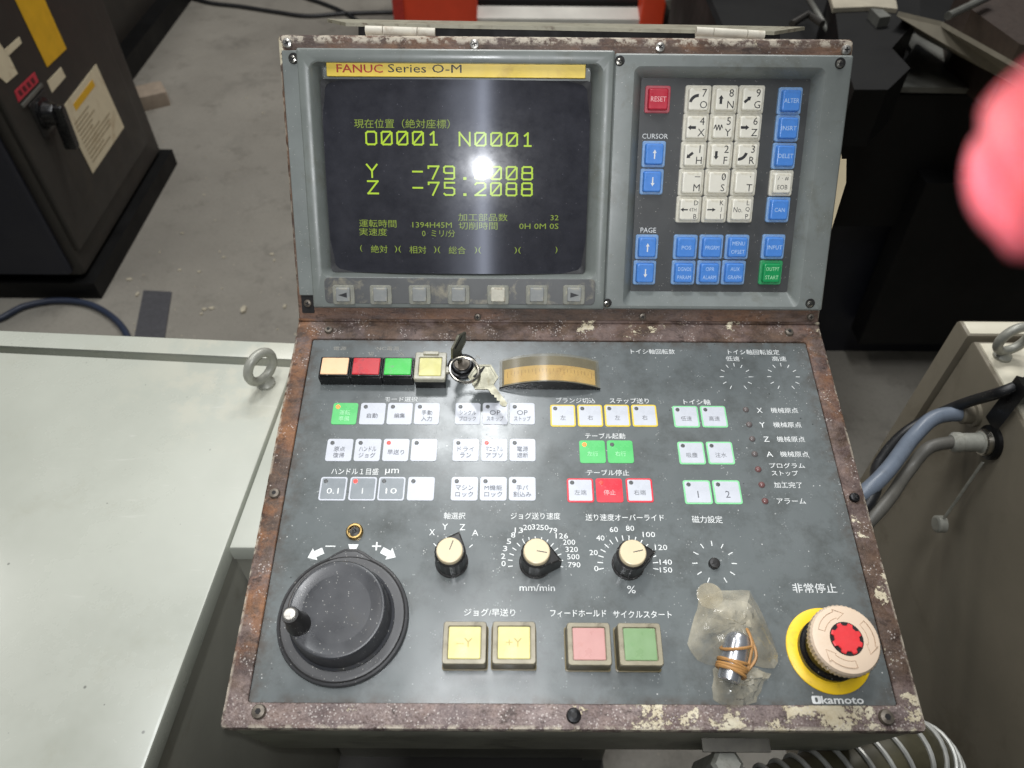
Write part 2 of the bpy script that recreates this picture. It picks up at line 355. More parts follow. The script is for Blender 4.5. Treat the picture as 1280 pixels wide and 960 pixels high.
LENSR = plain('chipped red lens', rgb(196, 44, 52), .3, var=.06, scale=150, dirt=(rgb(122, 40, 50), .9), dsc=170)
LENSGR = plain('chipped green lens', rgb(42, 190, 62), .3, var=.06, scale=150, dirt=(rgb(120, 150, 120), .9), dsc=150)
LENSPY = plain('pale yellow lens', rgb(204, 198, 122), .35, var=.1, scale=150, dirt=(rgb(150, 142, 90), .5), dsc=120)
M_CLEARFR = plain('clear greyish frame', rgb(168, 164, 146), .3, var=.15, scale=150, dirt=(rgb(110, 100, 80), .6), dsc=120)
M_STEEL = plain('worn steel', rgb(190, 186, 176), .28, 1.0, var=.2, scale=200)
M_BRASSY = plain('tarnished key metal', rgb(126, 124, 110), .36, .9, var=.35, scale=160, dirt=(rgb(96, 88, 62), .6), dsc=120)
M_BRASS = plain('brass', rgb(190, 160, 104), .3, 1.0, var=.3, scale=300)
M_SCREW = plain('bright screw', rgb(206, 202, 194), .32, .8, var=.15, scale=400)
M_BOLT = plain('dirty bolt', rgb(112, 104, 94), .45, .5, var=.3, scale=300)
M_SLOT = plain('slot shadow black', rgb(20, 18, 17), .7)
M_BLKBOLT = plain('black socket bolt', rgb(34, 34, 35), .35, .6, var=.2, scale=300)
M_DOOR = plain('chipped pale sheet metal', rgb(150, 146, 128), .5, var=.2, scale=60, dirt=(rgb(92, 78, 62), .9), dsc=70)
M_HINGE = plain('pale painted hinge', rgb(212, 206, 190), .5, var=.12, scale=80, dirt=(rgb(150, 130, 104), .5), dsc=90)
def table_mat():
    n = NT('pale grey-green enamel'); c = n.mix(n.ramp(n.noise(4, 6, .6), .35, .7), rgb(174, 177, 166), rgb(187, 190, 179))
    c = n.mix(n.math('MULTIPLY', n.ramp(n.noise(11, 8, .75), .56, .66), .3), c, rgb(168, 168, 152))
    for sc_, d_, nz in ((34, .05, .5), (90, .07, .56)):
        v = n.vor(sc_); c = n.mix(n.math('MULTIPLY', n.math('MULTIPLY', n.ramp(v.outputs['Distance'], d_, d_*.5), n.ramp(n.noise(sc_*.5, 2), nz, nz+.05)), .7), c, rgb(84, 84, 80))
    vm = n.n.new('ShaderNodeVectorMath'); vm.operation = 'MULTIPLY'; n.L(n.co, vm.inputs[0]); vm.inputs[1].default_value = (6, 90, 6)
    scr_ = n.math('MULTIPLY', n.ramp(n.noise(3, 3, .6, vm.outputs[0], 1.0), .66, .70), n.ramp(n.noise(5, 3), .5, .6)); c = n.mix(n.math('MULTIPLY', scr_, .35), c, rgb(206, 206, 198))
    x, y, z = n.xyz(); worn = n.math('MULTIPLY', n.math('MULTIPLY', n.ramp(x, -.42, -.33), n.ramp(y, -.02, .05)), n.ramp(n.noise(16, 8, .7), .46, .54)); c = n.mix(n.math('MULTIPLY', worn, .28), c, rgb(206, 199, 180))
    n.set(c, n.math('ADD', n.ramp(n.noise(5, 7, .75), .3, .7, .14, .40), n.math('MULTIPLY', scr_, .2)), 0, .5); n.bump(n.noise(3, 3), .05, .01); return n.m
M_TABLE = table_mat()
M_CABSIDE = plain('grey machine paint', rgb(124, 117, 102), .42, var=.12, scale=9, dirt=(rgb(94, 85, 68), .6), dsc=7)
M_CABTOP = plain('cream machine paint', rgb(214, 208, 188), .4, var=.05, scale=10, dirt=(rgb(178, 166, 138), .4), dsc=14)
M_BLKCAB = plain('black cabinet paint', rgb(47, 44, 40), .5, var=.12, scale=12, dirt=(rgb(60, 54, 46), .5), dsc=10)
M_NAVY = plain('dark navy panel', rgb(32, 34, 44), .5, var=.1, scale=12)
M_BLKMACH = plain('oily black machine paint', rgb(12, 12, 12), .55, var=.3, scale=10, spec=.25)
M_NAVYM = plain('blackish navy machine paint', rgb(14, 17, 27), .5, var=.2, scale=10)
M_DKSTEEL = plain('grey steel plate', rgb(112, 112, 106), .45, .3, var=.25, scale=14, dirt=(rgb(60, 58, 52), .8), dsc=12)
M_PALESHEET = plain('pale guard sheet', rgb(166, 158, 140), .5, var=.2, scale=14, dirt=(rgb(94, 84, 66), .6), dsc=10)
M_ORANGE = plain('orange-red machine paint', rgb(226, 72, 38), .45, var=.1, scale=10)
M_CABLEB = plain('black rubber cable', rgb(30, 31, 33), .45, var=.2, scale=60, dust=.3)
M_CABLEBL = plain('blue-grey cable sheath', rgb(116, 126, 140), .38, var=.08, scale=60, dirt=(rgb(90, 96, 104), .4), dsc=40)
M_CABLEG = plain('grey cable sheath', rgb(96, 94, 88), .45, var=.12, scale=60)
M_HOSEBL = plain('dark blue hose', rgb(44, 52, 70), .4, var=.1, scale=30)
M_CONDUIT = plain('galvanised conduit rib', rgb(184, 184, 178), .38, .3, var=.25, scale=80)
M_CONDUIT2 = plain('oily conduit groove', rgb(74, 70, 52), .5, .1, var=.4, scale=60)
M_EYE = plain('painted eye bolt', rgb(168, 168, 158), .4, .2, var=.25, scale=60, dirt=(rgb(110, 104, 90), .6), dsc=70)
M_WOOD = plain('dusty wood', rgb(146, 132, 116), .7, var=.2, scale=30)
M_RUBBER = plain('tan rubber band', rgb(170, 126, 74), .5, var=.2, scale=200)
M_CHROME = plain('chromed metal', rgb(186, 188, 192), .26, .8, var=.1, scale=100)
M_PAPER = plain('soiled paper', rgb(214, 202, 172), .6, var=.06, scale=40, dirt=(rgb(150, 118, 74), .5), dsc=18)
M_YSTICK = plain('yellow sticker', rgb(222, 172, 30), .5, var=.1, scale=30)
M_RSTICK = plain('red sticker', rgb(190, 52, 66), .5, var=.12, scale=90)

# ================================================================== the floor
def floor_tone():
    n = NT('worn painted concrete'); c = n.mix(n.ramp(n.noise(1.6, 6, .6), .3, .7), rgb(120, 116, 108), rgb(142, 138, 129))
    c = n.mix(n.math('MULTIPLY', n.ramp(n.noise(9, 9, .75), .54, .70), .5), c, rgb(84, 80, 72))
    c = n.mix(n.math('MULTIPLY', n.ramp(n.noise(2.6, 9, .72), .55, .66), .4), c, rgb(78, 76, 71))
    v = n.vor(26); c = n.mix(n.math('MULTIPLY', n.ramp(v.outputs['Distance'], .09, .05), .5), c, rgb(160, 154, 140))
    c = n.mix(n.math('MULTIPLY', n.ramp(n.noise(110, 4), .5, .7), .25), c, rgb(96, 92, 84))
    n.set(c, n.ramp(n.noise(5, 5), .3, .7, .45, .7), 0, .4); n.bump(n.noise(120, 5), .15, .002); return n.m
fl = put('floor', MB().prism([(-9000, -3000), (9000, -3000), (9000, 12000), (-9000, 12000)], -60, 0), floor_tone(), smooth=0); fl['kind'] = 'structure'

# ================================================================== the control console
con = thing('control_console', 'rusty machine control console with green screen, keypad, dials and push buttons', 'control panel', LOW(20, -60, -90))
XL, XR, HT, LB = -181.6, 223.5, 205.0, -288.0
LO = LOW(0, 0, 0); UP0 = UPM(0, 0, 0)
# lower body: frame around the recessed panel, box below with sloping skirt
mb = MB()
mb.loft([rect(XL+.8, XR-.8, LB+.8, 12, 3, -14), rect(XL, XR, LB, 10, 3, -6), rect(XL, XR, LB, 10, 3, -1.5), rect(XL+.6, XR-.6, LB+.6, 4, 3, .6), rect(XL+2.2, XR-2.2, LB+2.2, -.5, 3, 1.6),
         rect(-168.3, 210.0, -274.6, -15.2, 1.5, 1.6), rect(-167.8, 209.5, -274.1, -15.7, 1.5, 1.0), rect(-167.8, 209.5, -274.1, -15.7, 1.5, -3)], True, True)
lower = put('lower_housing', mb, M_RUST_L, con, LO)
put('housing_box', MB().loft([rect(XL+5, XR-5, LB+5, 8, 5, -112), rect(XL+1.5, XR-1.5, LB+1.5, 10, 4, -106), rect(XL+1.2, XR-1.2, LB+1.2, 10, 3, -13)], True, True), M_UNDER, con, LO)
# upper body
mb = MB()
mb.loft([rect(XL+14, XR-14, 0, HT-22, 4, -110), rect(XL, XR, -8, HT-9, 4, -60), rect(XL, XR, -3, HT, 3, -7), rect(XL, XR, 0, HT+.4, 3, -4), rect(XL+1, XR-1, 1.2, HT-1.2, 3, -1), rect(XL+2, XR-2, 2, HT-4.5, 2.5, 0),
         rect(-172, 216, 18, 190, 3, 0), rect(-172, 216, 18, 190, 3, -16)], True, True)
upper = put('upper_housing', mb, M_RUST_U, con, UP0)
put('fold_seam', MB().tube([(XL+1, 1.5, 1.8), (XR-1, 1.5, 1.8)], 1.4, 8), M_RUST_L, con, LO)
# post under the console
put('support_post', MB().rbox(150, 110, 0, 150, 6, 2), M_UNDER, con, WM(-.02, .02, .838))
# sheet door behind, with hinges
def up3(px, py, d):
    u, v = upp(px, py, d); return (u, v, d)
a, b, c, d_ = up3(432, 30.5, -20), up3(968, 41.5, -20), up3(1006, 35.5, -70), up3(409, 25.5, -70)
G4 = [Vector(up3(448, 33, -34)), Vector(up3(975, 43, -34)), Vector(up3(975, 52, -34)), Vector(up3(448, 44, -34))]
put('rear_gap_shade', MB().loft([[p + Vector((0, 0, dz)) for p in G4] for dz in (-20, 0)], True, True), M_SLOT, con, UP0, smooth=0)  # added black strip, stands for the shade in the gap under the door
q = Vector((0, 1.2, 0)); P4 = [Vector(t) for t in (a, b, c, d_)]
door = put('rear_door', MB().loft([[p - q for p in P4], [p + q for p in P4]], True, True), M_DOOR, con, UP0, smooth=0)
for x0, x1, y0, y1 in ((457, 544, 37.5, 40.5), (870, 955, 39, 44)):
    A = Vector(up3(x0, y0, -12)); B = Vector(up3(x1, y1, -12)); seg = [A.lerp(B, t) for t in (0, .245, .255, .74, .75, 1)]
    mb = MB()
    for k in (0, 2, 4): mb.tube([seg[k], seg[k+1]], 3.0, 12)
    mb.loft([[p + Vector((0, -1.5, s)) for p in (A, B)] + [p + Vector((0, -9, s)) for p in (B, A)] for s in (-2, 0)], True, True)
    put('hinge', mb, M_HINGE, con, UP0)
# bezel of the screen unit and of the keypad
ZB = 4.0
mb = MB().loft([rect(-178.3, -163, 22, 194.5, 1, 0), rect(-178.3, -163, 22, 194.5, 1, 2.2), rect(-177.8, -163, 22.5, 194, 1, 2.8)], True, True)
put('side_flange', mb, M_BEZEL, con, UP0)
scr_open = [upp(388, 77, 6), upp(751, 80, 6), upp(745, 349, 6), upp(402, 346, 6)]
so = (sum((scr_open[0][0], scr_open[3][0]))/2, sum((scr_open[1][0], scr_open[2][0]))/2, sum((scr_open[2][1], scr_open[3][1]))/2, sum((scr_open[0][1], scr_open[1][1]))/2)
bx0, bx1, by0, by1 = -167.2, 54.6, 13.2, 195.8
glass = (-153.0, 39.0, 39.6, 176.2)
mb = MB().loft([rect(bx0, bx1, by0, by1, 1.5, 0), rect(bx0, bx1, by0, by1, 1.5, 5), rect(bx0+1, bx1-1, by0+1, by1-1, 1.5, 6.2), rect(bx0+3, bx1-3, by0+3, by1-3, 2, 6.6),
                rect(so[0]-1, so[1]+1, so[2]-1, so[3]+1, 7, 6.2), rect(so[0], so[1], so[2], so[3], 6, 5.4), rect(glass[0]-1, glass[1]+1, glass[2]-.5, glass[3]+10.5, 3, -5), rect(glass[0]-1, glass[1]+1, glass[2]-.5, glass[3]+10.5, 3, -15)], False, True)
sb = put('screen_bezel', mb, M_BEZEL2, con, UP0)
kx0, kx1, ky0, ky1 = 55.0, 221.8, 13.4, 194.2
ko = [upp(794.5, 83.7, 5), upp(1032, 87, 5), upp(996.3, 381.5, 5), upp(780, 383, 5)]
k0 = ((ko[0][0]+ko[3][0])/2, (ko[1][0]+ko[2][0])/2, (ko[2][1]+ko[3][1])/2, (ko[0][1]+ko[1][1])/2)
kp = [upp(800.6, 97, -5), upp(1015, 99, -5), upp(983, 363.4, -5), upp(789, 366, -5)]
k1 = ((kp[0][0]+kp[3][0])/2, (kp[1][0]+kp[2][0])/2, (kp[2][1]+kp[3][1])/2, (kp[0][1]+kp[1][1])/2)
mb = MB().loft([rect(kx0, kx1, ky0, ky1, 1.5, 0), rect(kx0, kx1, ky0, ky1, 1.5, 3.6), rect(kx0+1, kx1-1, ky0+1, ky1-1, 1.5, 4.8), rect(kx0+3, kx1-3, ky0+3, ky1-3, 2, 5.2),
                rect(k0[0]-1, k0[1]+1, k0[2]-1, k0[3]+1, 5, 5.0), rect(k0[0], k0[1], k0[2], k0[3], 4, 4.2), rect(k1[0], k1[1], k1[2], k1[3], 1, -5), rect(k1[0], k1[1], k1[2], k1[3], 1, -12)], False, True)
put('keypad_bezel', mb, M_BEZEL, con, UP0)
kplate = put('keypad_plate', MB().loft([rect(k1[0]+.05, k1[1]-.05, k1[2]+.05, k1[3]-.05, 1, z) for z in (-11, -5.2)], True, True), M_PLATE, con, UP0)
KD = -5.2
# yellow name strip
y0, y1 = upp(570, 96.5, 1)[1], upp(570, 77.5, 1)[1]; x0, x1 = upp(408, 88, 1)[0], upp(732, 88, 1)[0]
ns = put('name_strip', MB().rbox(x1-x0, y1-y0, 0, 2.2, .6, .3), M_STRIP, con, UPM((x0+x1)/2, (y0+y1)/2, -1.4))
def on_up(name, s, px, py, w, h, dep, mat, parent, bold=0.0, sp=1.0):
    u, v = upp(px, py, dep); sx, sy = scl(upp, px, py, dep)
    return put(name, text_mesh(s, w*sx if w else None, h*sy if h else None, bold, sp), mat, parent, UPM(u, v, dep))
on_up('lettering', 'FANUC', 449.5, 85.6, 58, 10.5, .95, M_REDINK, ns, .012)
on_up('lettering', 'Series O-M', 531, 85.6, 92, 10.5, .95, M_INK, ns)

# tube glass, domed
gx, gy = (glass[0]+glass[1])/2, (glass[2]+glass[3])/2; gw, gh = (glass[1]-glass[0])/2 + .6, (glass[3]-glass[2])/2 + .4
RD = 620.0
def dome(u, v): return -6.0 + (gw*gw + gh*gh)/(2*RD) - ((u-gx)**2 + (v-gy)**2)/(2*RD)
N = 28; mb = MB()
mb.v = [(gx+gw*(2*i/N-1), gy+gh*(2*j/N-1), dome(gx+gw*(2*i/N-1), gy+gh*(2*j/N-1))) for j in range(N+1) for i in range(N+1)]
mb.f = [(j*(N+1)+i, j*(N+1)+i+1, (j+1)*(N+1)+i+1, (j+1)*(N+1)+i) for j in range(N) for i in range(N)]
screen = put('screen', mb, M_SCREEN, con, UP0, smooth=180)
mb = MB().loft([rect(glass[0]-1, glass[1]+1, glass[2]-.5, glass[3]+.6, 3, -3.6), rect(glass[0]+1.6, glass[1]-1.6, glass[2]+1.6, glass[3]-1.6, 6, -4.6), rect(glass[0]+1.6, glass[1]-1.6, glass[2]+1.6, glass[3]-1.6, 6, -9)], False, False)
put('tube_mask', mb, plain('dark tube surround', rgb(30, 30, 32), .6), con, UP0)
def dome_fit(me, u, v):
    nn = []
    for vt in me.vertices:
        x, y = u + vt.co.x*1000, v + vt.co.y*1000
        vt.co.z = (dome(x, y) + .25 - dome(u, v) - .25) * .001
        nn.append(Vector(((x-gx)/RD, (y-gy)/RD, 1)).normalized())
    me.shade_smooth(); me.normals_split_custom_set_from_vertices(nn)
def scr(s, px, py, w, h, mat=None, me=None, bold=0.0):
    u, v = upp(px, py, -1); sx, sy = scl(upp, px, py, -1)
    me = me or text_mesh(s, w*sx, h*sy, bold); dome_fit(me, u, v)
    put('screen_text', me, mat or M_SCRDIM, screen, UPM(u, v, dome(u, v)+.25))
# stroke letters of the position read-out
STR = {'O': [[(.7,0),(3.3,0),(4,.7),(4,5.3),(3.3,6),(.7,6),(0,5.3),(0,.7),(.7,0)]], '0': [[(.6,0),(3.4,0),(4,.6),(4,5.4),(3.4,6),(.6,6),(0,5.4),(0,.6),(.6,0)], [(.3,.5),(3.7,5.5)]], '1': [[(.8,4.8),(2,6),(2,0)], [(.8,0),(3.2,0)]],
       'N': [[(0,0),(0,6),(4,0),(4,6)]], 'Y': [[(0,6),(2,3),(4,6)], [(2,3),(2,0)]], 'Z': [[(0,6),(4,6),(0,0),(4,0)]], '-': [[(0,3.4),(3.6,3.4)]], '.': [[(1.7,0),(2.3,0)], [(1.7,.5),(2.3,.5)]],
       '7': [[(0,5.2),(0,6),(4,6),(1.6,0)]], '9': [[(.4,0),(3.4,0),(4,.6),(4,5.4),(3.4,6),(.6,6),(0,5.4),(0,3.4),(.6,2.8),(4,2.8)]],
       '8': [[(.6,0),(3.4,0),(4,.6),(4,2.6),(3.4,3.1),(.6,3.1),(0,2.6),(0,.6),(.6,0)], [(.6,3.1),(.1,3.7),(.1,5.4),(.6,6),(3.4,6),(3.9,5.4),(3.9,3.7),(3.4,3.1)]],
       '5': [[(4,6),(.2,6),(.2,3.5),(3.2,3.5),(4,2.8),(4,.7),(3.3,0),(.6,0),(0,.6)]], '2': [[(0,5.3),(.6,6),(3.4,6),(4,5.3),(4,3.7),(0,0),(4,0)]]}
def strokes(s, pitch, cw, ch, t):
    mb = MB()
    for k, ch_ in enumerate(s):
        for pl in STR.get(ch_, []):
            for (xa, ya), (xb, yb) in zip(pl, pl[1:]):
                A = Vector((k*pitch + xa/4*cw, ya/6*ch, 0)); B = Vector((k*pitch + xb/4*cw, yb/6*ch, 0)); d = (B-A).normalized(); n = Vector((-d.y, d.x, 0))*t/2; e = d*t/2
                i = len(mb.v); mb.v += [A-e-n, B+e-n, B+e+n, A-e+n]; mb.f.append((i, i+1, i+2, i+3))
    xs = [v[0] for v in mb.v]; w = (max(xs)+min(xs))/2
    mb.v = [(v[0]-w, v[1]-ch/2, 0) for v in mb.v]; return mb.mesh('screen_text', 0)
sx_, sy_ = scl(upp, 560, 200, -1)
for s, px, py in (('O0001', 502.5, 173), ('N0001', 619, 174.5), ('Y', 466, 213.5), ('-79.0008', 591.5, 216), ('Z', 467.3, 234), ('-75.2088', 591.5, 236)):
    scr(None, px, py, 0, 0, M_SCRTXT, strokes(s, 19.4*sx_, 12.6*sx_, 15.5*sy_, 2.1*sx_))
for s, px, py, w, h in (('現在位置（絶対座標）', 503, 155, 120, 11.5), ('加工部品数', 604, 271, 61, 9.5), ('32', 693, 272, 10, 6.5), ('運転時間', 473, 279, 47, 9.5), ('1394H45M', 541, 280.5, 49, 6.8),
                        ('切削時間', 598, 281.5, 48, 9.5), ('0H 0M 0S', 673.5, 282.5, 49, 6.8), ('実速度', 467, 289.5, 35, 9.5), ('0  ミリ/分', 549, 291, 41, 9), ('絶対', 474.5, 311, 21, 9.5), ('相対', 523, 311.5, 21, 9.5), ('総合', 572, 312, 21, 9.5),
                        ('(', 451.5, 310.5, 2.6, 8.5), (')(', 498, 311, 8, 8.5), (')(', 547, 311.5, 8, 8.5), (')(', 597.5, 312, 8, 8.5), (')(', 647, 312.5, 8, 8.5), (')', 695.5, 312.5, 2.6, 8.5)):
    scr(s, px, py, w, h)

# soft keys under the screen
x0, y1 = upp(403.6, 348.5, 6.6); x1, y0 = upp(741.2, 383.5, 6.6)
mb = MB().loft([rect(-157.5, 47.2, 17.0, 36.6, 3.5, 6.3), rect(-157.5, 47.2, 17.0, 36.6, 3.5, 7.0), rect(-157.2, 46.9, 17.3, 36.3, 3.5, 7.2)], True, True)
fs = put('soft_key_film', mb, STRIP2, con, UP0)
me1 = MB().rbox(16.5, 14.6, 0, 1.5, 1.6, .5).mesh('soft_key'); me2 = MB().rbox(10.6, 10.6, 0, 3.0, 1.0, .7).mesh('key_top')
me1.materials.append(SOFT2); me2.materials.append(SOFT)
me2w = me2.copy(); me2w.materials.clear(); me2w.materials.append(SOFTW)
for i, px in enumerate((429.9, 476.3, 524.9, 573.5, 622.5, 670.9, 717.4)):
    u, v = upp(px, 368.6, 7.5)
    k = put('soft_key', me1, None, con, UPM(u, v, 7.1)); put('key_top', me2w if i == 4 else me2, None, k, UPM(u, v+.6, 8.3))
    if i in (0, 6):
        s = -1 if i == 0 else 1; mb = MB(); mb.v = [(s*3.6, 0, 0), (-s*3, 2, 0), (-s*3, -2, 0)]; mb.f = [(0, 1, 2)]
        put('arrow_mark', mb, M_INK, k, UPM(u, v+.4, 11.42), smooth=0)

# keypad keys
KW, KH = 18.6, 19.4
def keymesh(w, h):
    a = MB().rbox(w, h, 0, 2.2, 1.6, .6).mesh('key'); b = MB().rbox(w-3.2, h-3.2, 0, 4.6, 1.6, 1.0, taper=.5).mesh('key_top'); return a, b
def letters(key, M0, items, mat, w, h):
    for it in items:
        if isinstance(it[0], str): me = text_mesh(it[0], it[4] if len(it) > 4 else None, it[3])
        else: me = it[0]
        put('legend', me, mat, key, M0 @ Matrix.Translation((it[1]*.001, it[2]*.001, .00003)))
def arrow_mesh(ang, ln=6.0, sh=1.9, hd=3.6, curve=0):
    mb = MB(); c, s = math.cos(ang), math.sin(ang)
    if curve:
        pts = []; n = 8
        for i in range(n+1):
            t = math.pi*(.5+.42*i/n) if curve > 0 else math.pi*(1.5+.42*i/n); pts.append((math.cos(t), math.sin(t)))
        o = (3.2, -3.2) if curve > 0 else (-3.2, 3.2)
        for r in (4.9, 7.0): mb.v += [(o[0]+r*x, o[1]+r*y, 0) for x, y in pts]
        mb.f = [(i, i+1, n+2+i, n+1+i) for i in range(n)]
    else:
        L = [(-ln/2, -sh/2), (ln/2-2.4, -sh/2), (ln/2-2.4, -hd/2), (ln/2, 0), (ln/2-2.4, hd/2), (ln/2-2.4, sh/2), (-ln/2, sh/2)]
        mb.v = [(x*c-y*s, x*s+y*c, 0) for x, y in L]; mb.f = [tuple(range(7))]
    return mb.mesh('legend', 0)
def zigzag():
    mb = MB(); P = [(-3.2, -1), (-2, 2), (-1, -2), (.2, 2), (1.2, -2), (2.2, 2), (3, -.5)]
    for (xa, ya), (xb, yb) in zip(P, P[1:]):
        i = len(mb.v); mb.v += [(xa-.35, ya, 0), (xa+.35, ya, 0), (xb+.35, yb, 0), (xb-.35, yb, 0)]; mb.f.append((i, i+1, i+2, i+3))
    return mb.mesh('legend', 0)
def key(px, py, sk, top, items, ink, w=KW, h=KH, lab=None, meshes={}):
    kk = (w, h, sk.name, top.name)
    if kk not in meshes:
        a, b = keymesh(w, h); a.materials.append(sk); b.materials.append(top); meshes[kk] = (a, b)
    u, v = upp(px, py, KD+4)
    k = put('key', meshes[kk][0], None, con, UPM(u, v, KD), lab); put('key_top', meshes[kk][1], None, k, UPM(u, v, KD+1.2))
    letters(k, UPM(u, v, KD+5.8), items, ink, w, h); return k
R_ = math.radians
num = [('7', 'O', arrow_mesh(0, curve=1)), ('8', 'N', arrow_mesh(R_(90))), ('9', 'G', arrow_mesh(R_(40))), ('4', 'X', arrow_mesh(R_(180))), ('5', 'Y', zigzag()), ('6', 'Z', arrow_mesh(0)),
       ('1', 'H', arrow_mesh(R_(220))), ('2', 'F', arrow_mesh(R_(270))), ('3', 'R', arrow_mesh(0, curve=-1)), ('–', 'M', None), ('0', 'S', None), ('·', 'T', None)]
KX = [(873.2, 906.8, 940.2), (870.3, 903.4, 936.6), (867.5, 900.6, 933.6), (864.6, 897.2, 930.4), (861.5, 893.8, 926.5)]; KY = (124.3, 159.2, 194, 228.3, 262)
for i, (a, b, arr) in enumerate(num):
    r, c = divmod(i, 3); it = []
    it.append((a, 3.6, 4.2, {'–': .5, '·': .8}.get(a, 5.2))); it.append((b, 3.4, -3.6, 5.0))
    if arr: it.append((arr, -3.6, -.2, 0))
    k = key(KX[r][c], KY[r], KEYW2, KEYW, it, M_INK)
    if a == '0':
        mb = MB(); mb.v = [(-1.3, -1.8, 0), (-.9, -1.8, 0), (1.3, 1.8, 0), (.9, 1.8, 0)]; mb.f = [(0, 1, 2, 3)]
        u, v = upp(KX[r][c], KY[r], KD+4); put('legend', mb, M_INK, k, UPM(u+3.6, v+4.2, KD+5.85), smooth=0)
key(KX[4][0], KY[4], KEYW2, KEYW, [(arrow_mesh(R_(180), 5.5, 1.0, 3), -4.2, 0, 0), ('4TH', 2.2, 0, 2.6, 5.4), ('D', 4.4, 5, 3.4), ('B', 4.2, -4.8, 3.4)], M_INK)
key(KX[4][1], KY[4], KEYW2, KEYW, [(arrow_mesh(0, 6.2, 1.0, 3), -3.2, 0, 0), ('K', 4.2, 5, 3.4), ('J', 4, 0.2, 3.4), ('I', 4, -4.8, 3.4)], M_INK)
key(KX[4][2], KY[4], KEYW2, KEYW, [('No.', -3, 0, 3.8, 6.6), ('L', 4.2, 5, 3.4), ('Q', 4.2, .2, 3.6), ('P', 4, -4.8, 3.4)], M_INK)
BW, BH = 17.2, 18.6
key(822.7, 124, KEYR2, KEYR, [('RESET', 0, 0, 3.4, 11)], M_PINKINK, 18.2, 18.6, 'red RESET key')
for s, px, py in (('ALTER', 988.6, 126), ('INSRT', 985.2, 160.3), ('DELET', 981.2, 195), ('CAN', 973.6, 262.3), ('INPUT', 967.6, 309)):
    key(px, py, KEYB2, KEYB, [(s, 0, 0, 3.0, {'CAN': 7.6}.get(s, 10.8))], M_BLUEINK, BW, BH)
key(977.5, 229, KEYW2, KEYW, [('/ · #', 0, 3.4, 2.8, 8), ('EOB', 0, -2.8, 3.2, 7.4)], M_INK, BW, BH)
key(964.3, 341.2, KEYG2, KEYG, [('OUTPT', 0, 3.2, 2.9, 10), ('START', 0, -3.2, 2.9, 10)], M_PALEINK, BW, BH, 'green OUTPT START key')
for px, py in ((817.8, 192.8), (809, 309.2)):
    key(px, py, KEYB2, KEYB, [(arrow_mesh(R_(90), 6.5, .9, 2.8), 0, 0, 0)], M_WHITE, BW, BH)
for px, py in ((815.2, 227.2), (806.2, 341.2)):
    key(px, py, KEYB2, KEYB, [(arrow_mesh(R_(270), 6.5, .9, 2.8), 0, 0, 0)], M_WHITE, BW, BH)
for px, py, a, b in ((857.4, 309.3, 'POS', ''), (889.6, 309.3, 'PRGRM', ''), (922, 309.3, 'MENU', 'OFSET'), (854.8, 341.2, 'DGNOS', 'PARAM'), (886.4, 341.2, 'OPR', 'ALARM'), (917.6, 341.2, 'AUX', 'GRAPH')):
    w1 = {'POS': 7.2, 'PRGRM': 10.4, 'MENU': 9.4, 'OPR': 6.6, 'AUX': 7}.get(a, 10)
    it = [(a, 0, 3.1 if b else 0, 2.9, w1)]
    if b: it.append((b, 0, -3.1, 2.9, 10.2))
    key(px, py, KEYB2, KEYB, it, M_BLUEINK, 18.0, BH)
on_up('lettering', 'CURSOR', 818.9, 170.3, 32, 6.2, KD+.05, M_WHITE, kplate)
on_up('lettering', 'PAGE', 810.4, 287.7, 19.5, 6.2, KD+.05, M_WHITE, kplate)

# screws
def screw(px, py, face, FM, dep, r, mat, recess=False, parent=None, hexa=False, name='screw'):
    u, v = face(px, py, dep)
    s = put(name, MB().lathe([(r, -1), (r, .35*r), (r*.85, .6*r), (r*.4, .72*r)], 20), mat, parent or con, FM(u, v, dep))
    mb = MB()
    if hexa: mb.lathe([(r*.42, .3*r), (r*.42, .74*r+.05)], 6)
    else:
        a = random.random()*1.5
        for k in (a, a+math.pi/2):
            c, n = math.cos(k), math.sin(k); pl = [(x*c-y*n, x*n+y*c) for x, y in ((-.5*r, -.13*r), (.5*r, -.13*r), (.5*r, .13*r), (-.5*r, .13*r))]; mb.prism(pl, .3*r, .76*r + (.02 if k > a else 0))
    put('slot', mb, M_SLOT, s, FM(u, v, dep), smooth=0)
    if recess: put('recess', MB().lathe([(r*1.45, 0), (r*1.45, .12)], 20), M_SLOT, s, FM(u+.4, v+.5, dep-.02))
for px, py in ((359.5, 54), (593, 55.5), (825, 59), (1057, 62.5)): screw(px, py, upp, UPM, .2, 3.4, M_SCREW)
for px, py, d, r in ((366.5, 74, 2.9, 2.6), (774, 77, 5.3, 2.4), (1049.5, 80, 5.3, 2.6), (758.5, 379.5, 5.3, 2.3), (1012, 380, 5.3, 2.5)): screw(px, py, upp, UPM, d, r, M_STEEL, True)
for px, py in ((803, 395.5), (1013, 396), (597, 396)): screw(px, py, upp, UPM, .2, 2.7, M_BOLT)
for px, py, m, r, hx in ((343.5, 617.5, M_BOLT, 3.6, True), (324, 890, M_BOLT, 4.2, True), (717, 895, M_BLKBOLT, 4.3, True), (1107, 897, M_BOLT, 4.4, True), (1067.5, 622.5, M_BLKBOLT, 3.4, False), (411, 413, M_BOLT, 3.2, True), (986, 416, M_BOLT, 3.4, True)):
    screw(px, py, low, LOW, 1.6, r, m, False, None, hx, 'bolt')
# latch on the right flank of the upper body
mb = MB().prism([(0, 0), (9, 3), (11, -14), (2, -62), (0, -62)], -14, -4); mb.prism([(0, 12), (4, 10), (7, 0), (0, -2)], -13, -5)
put('latch', mb, M_CREAM, con, UPM(XR-.4, 122, -6), smooth=30)
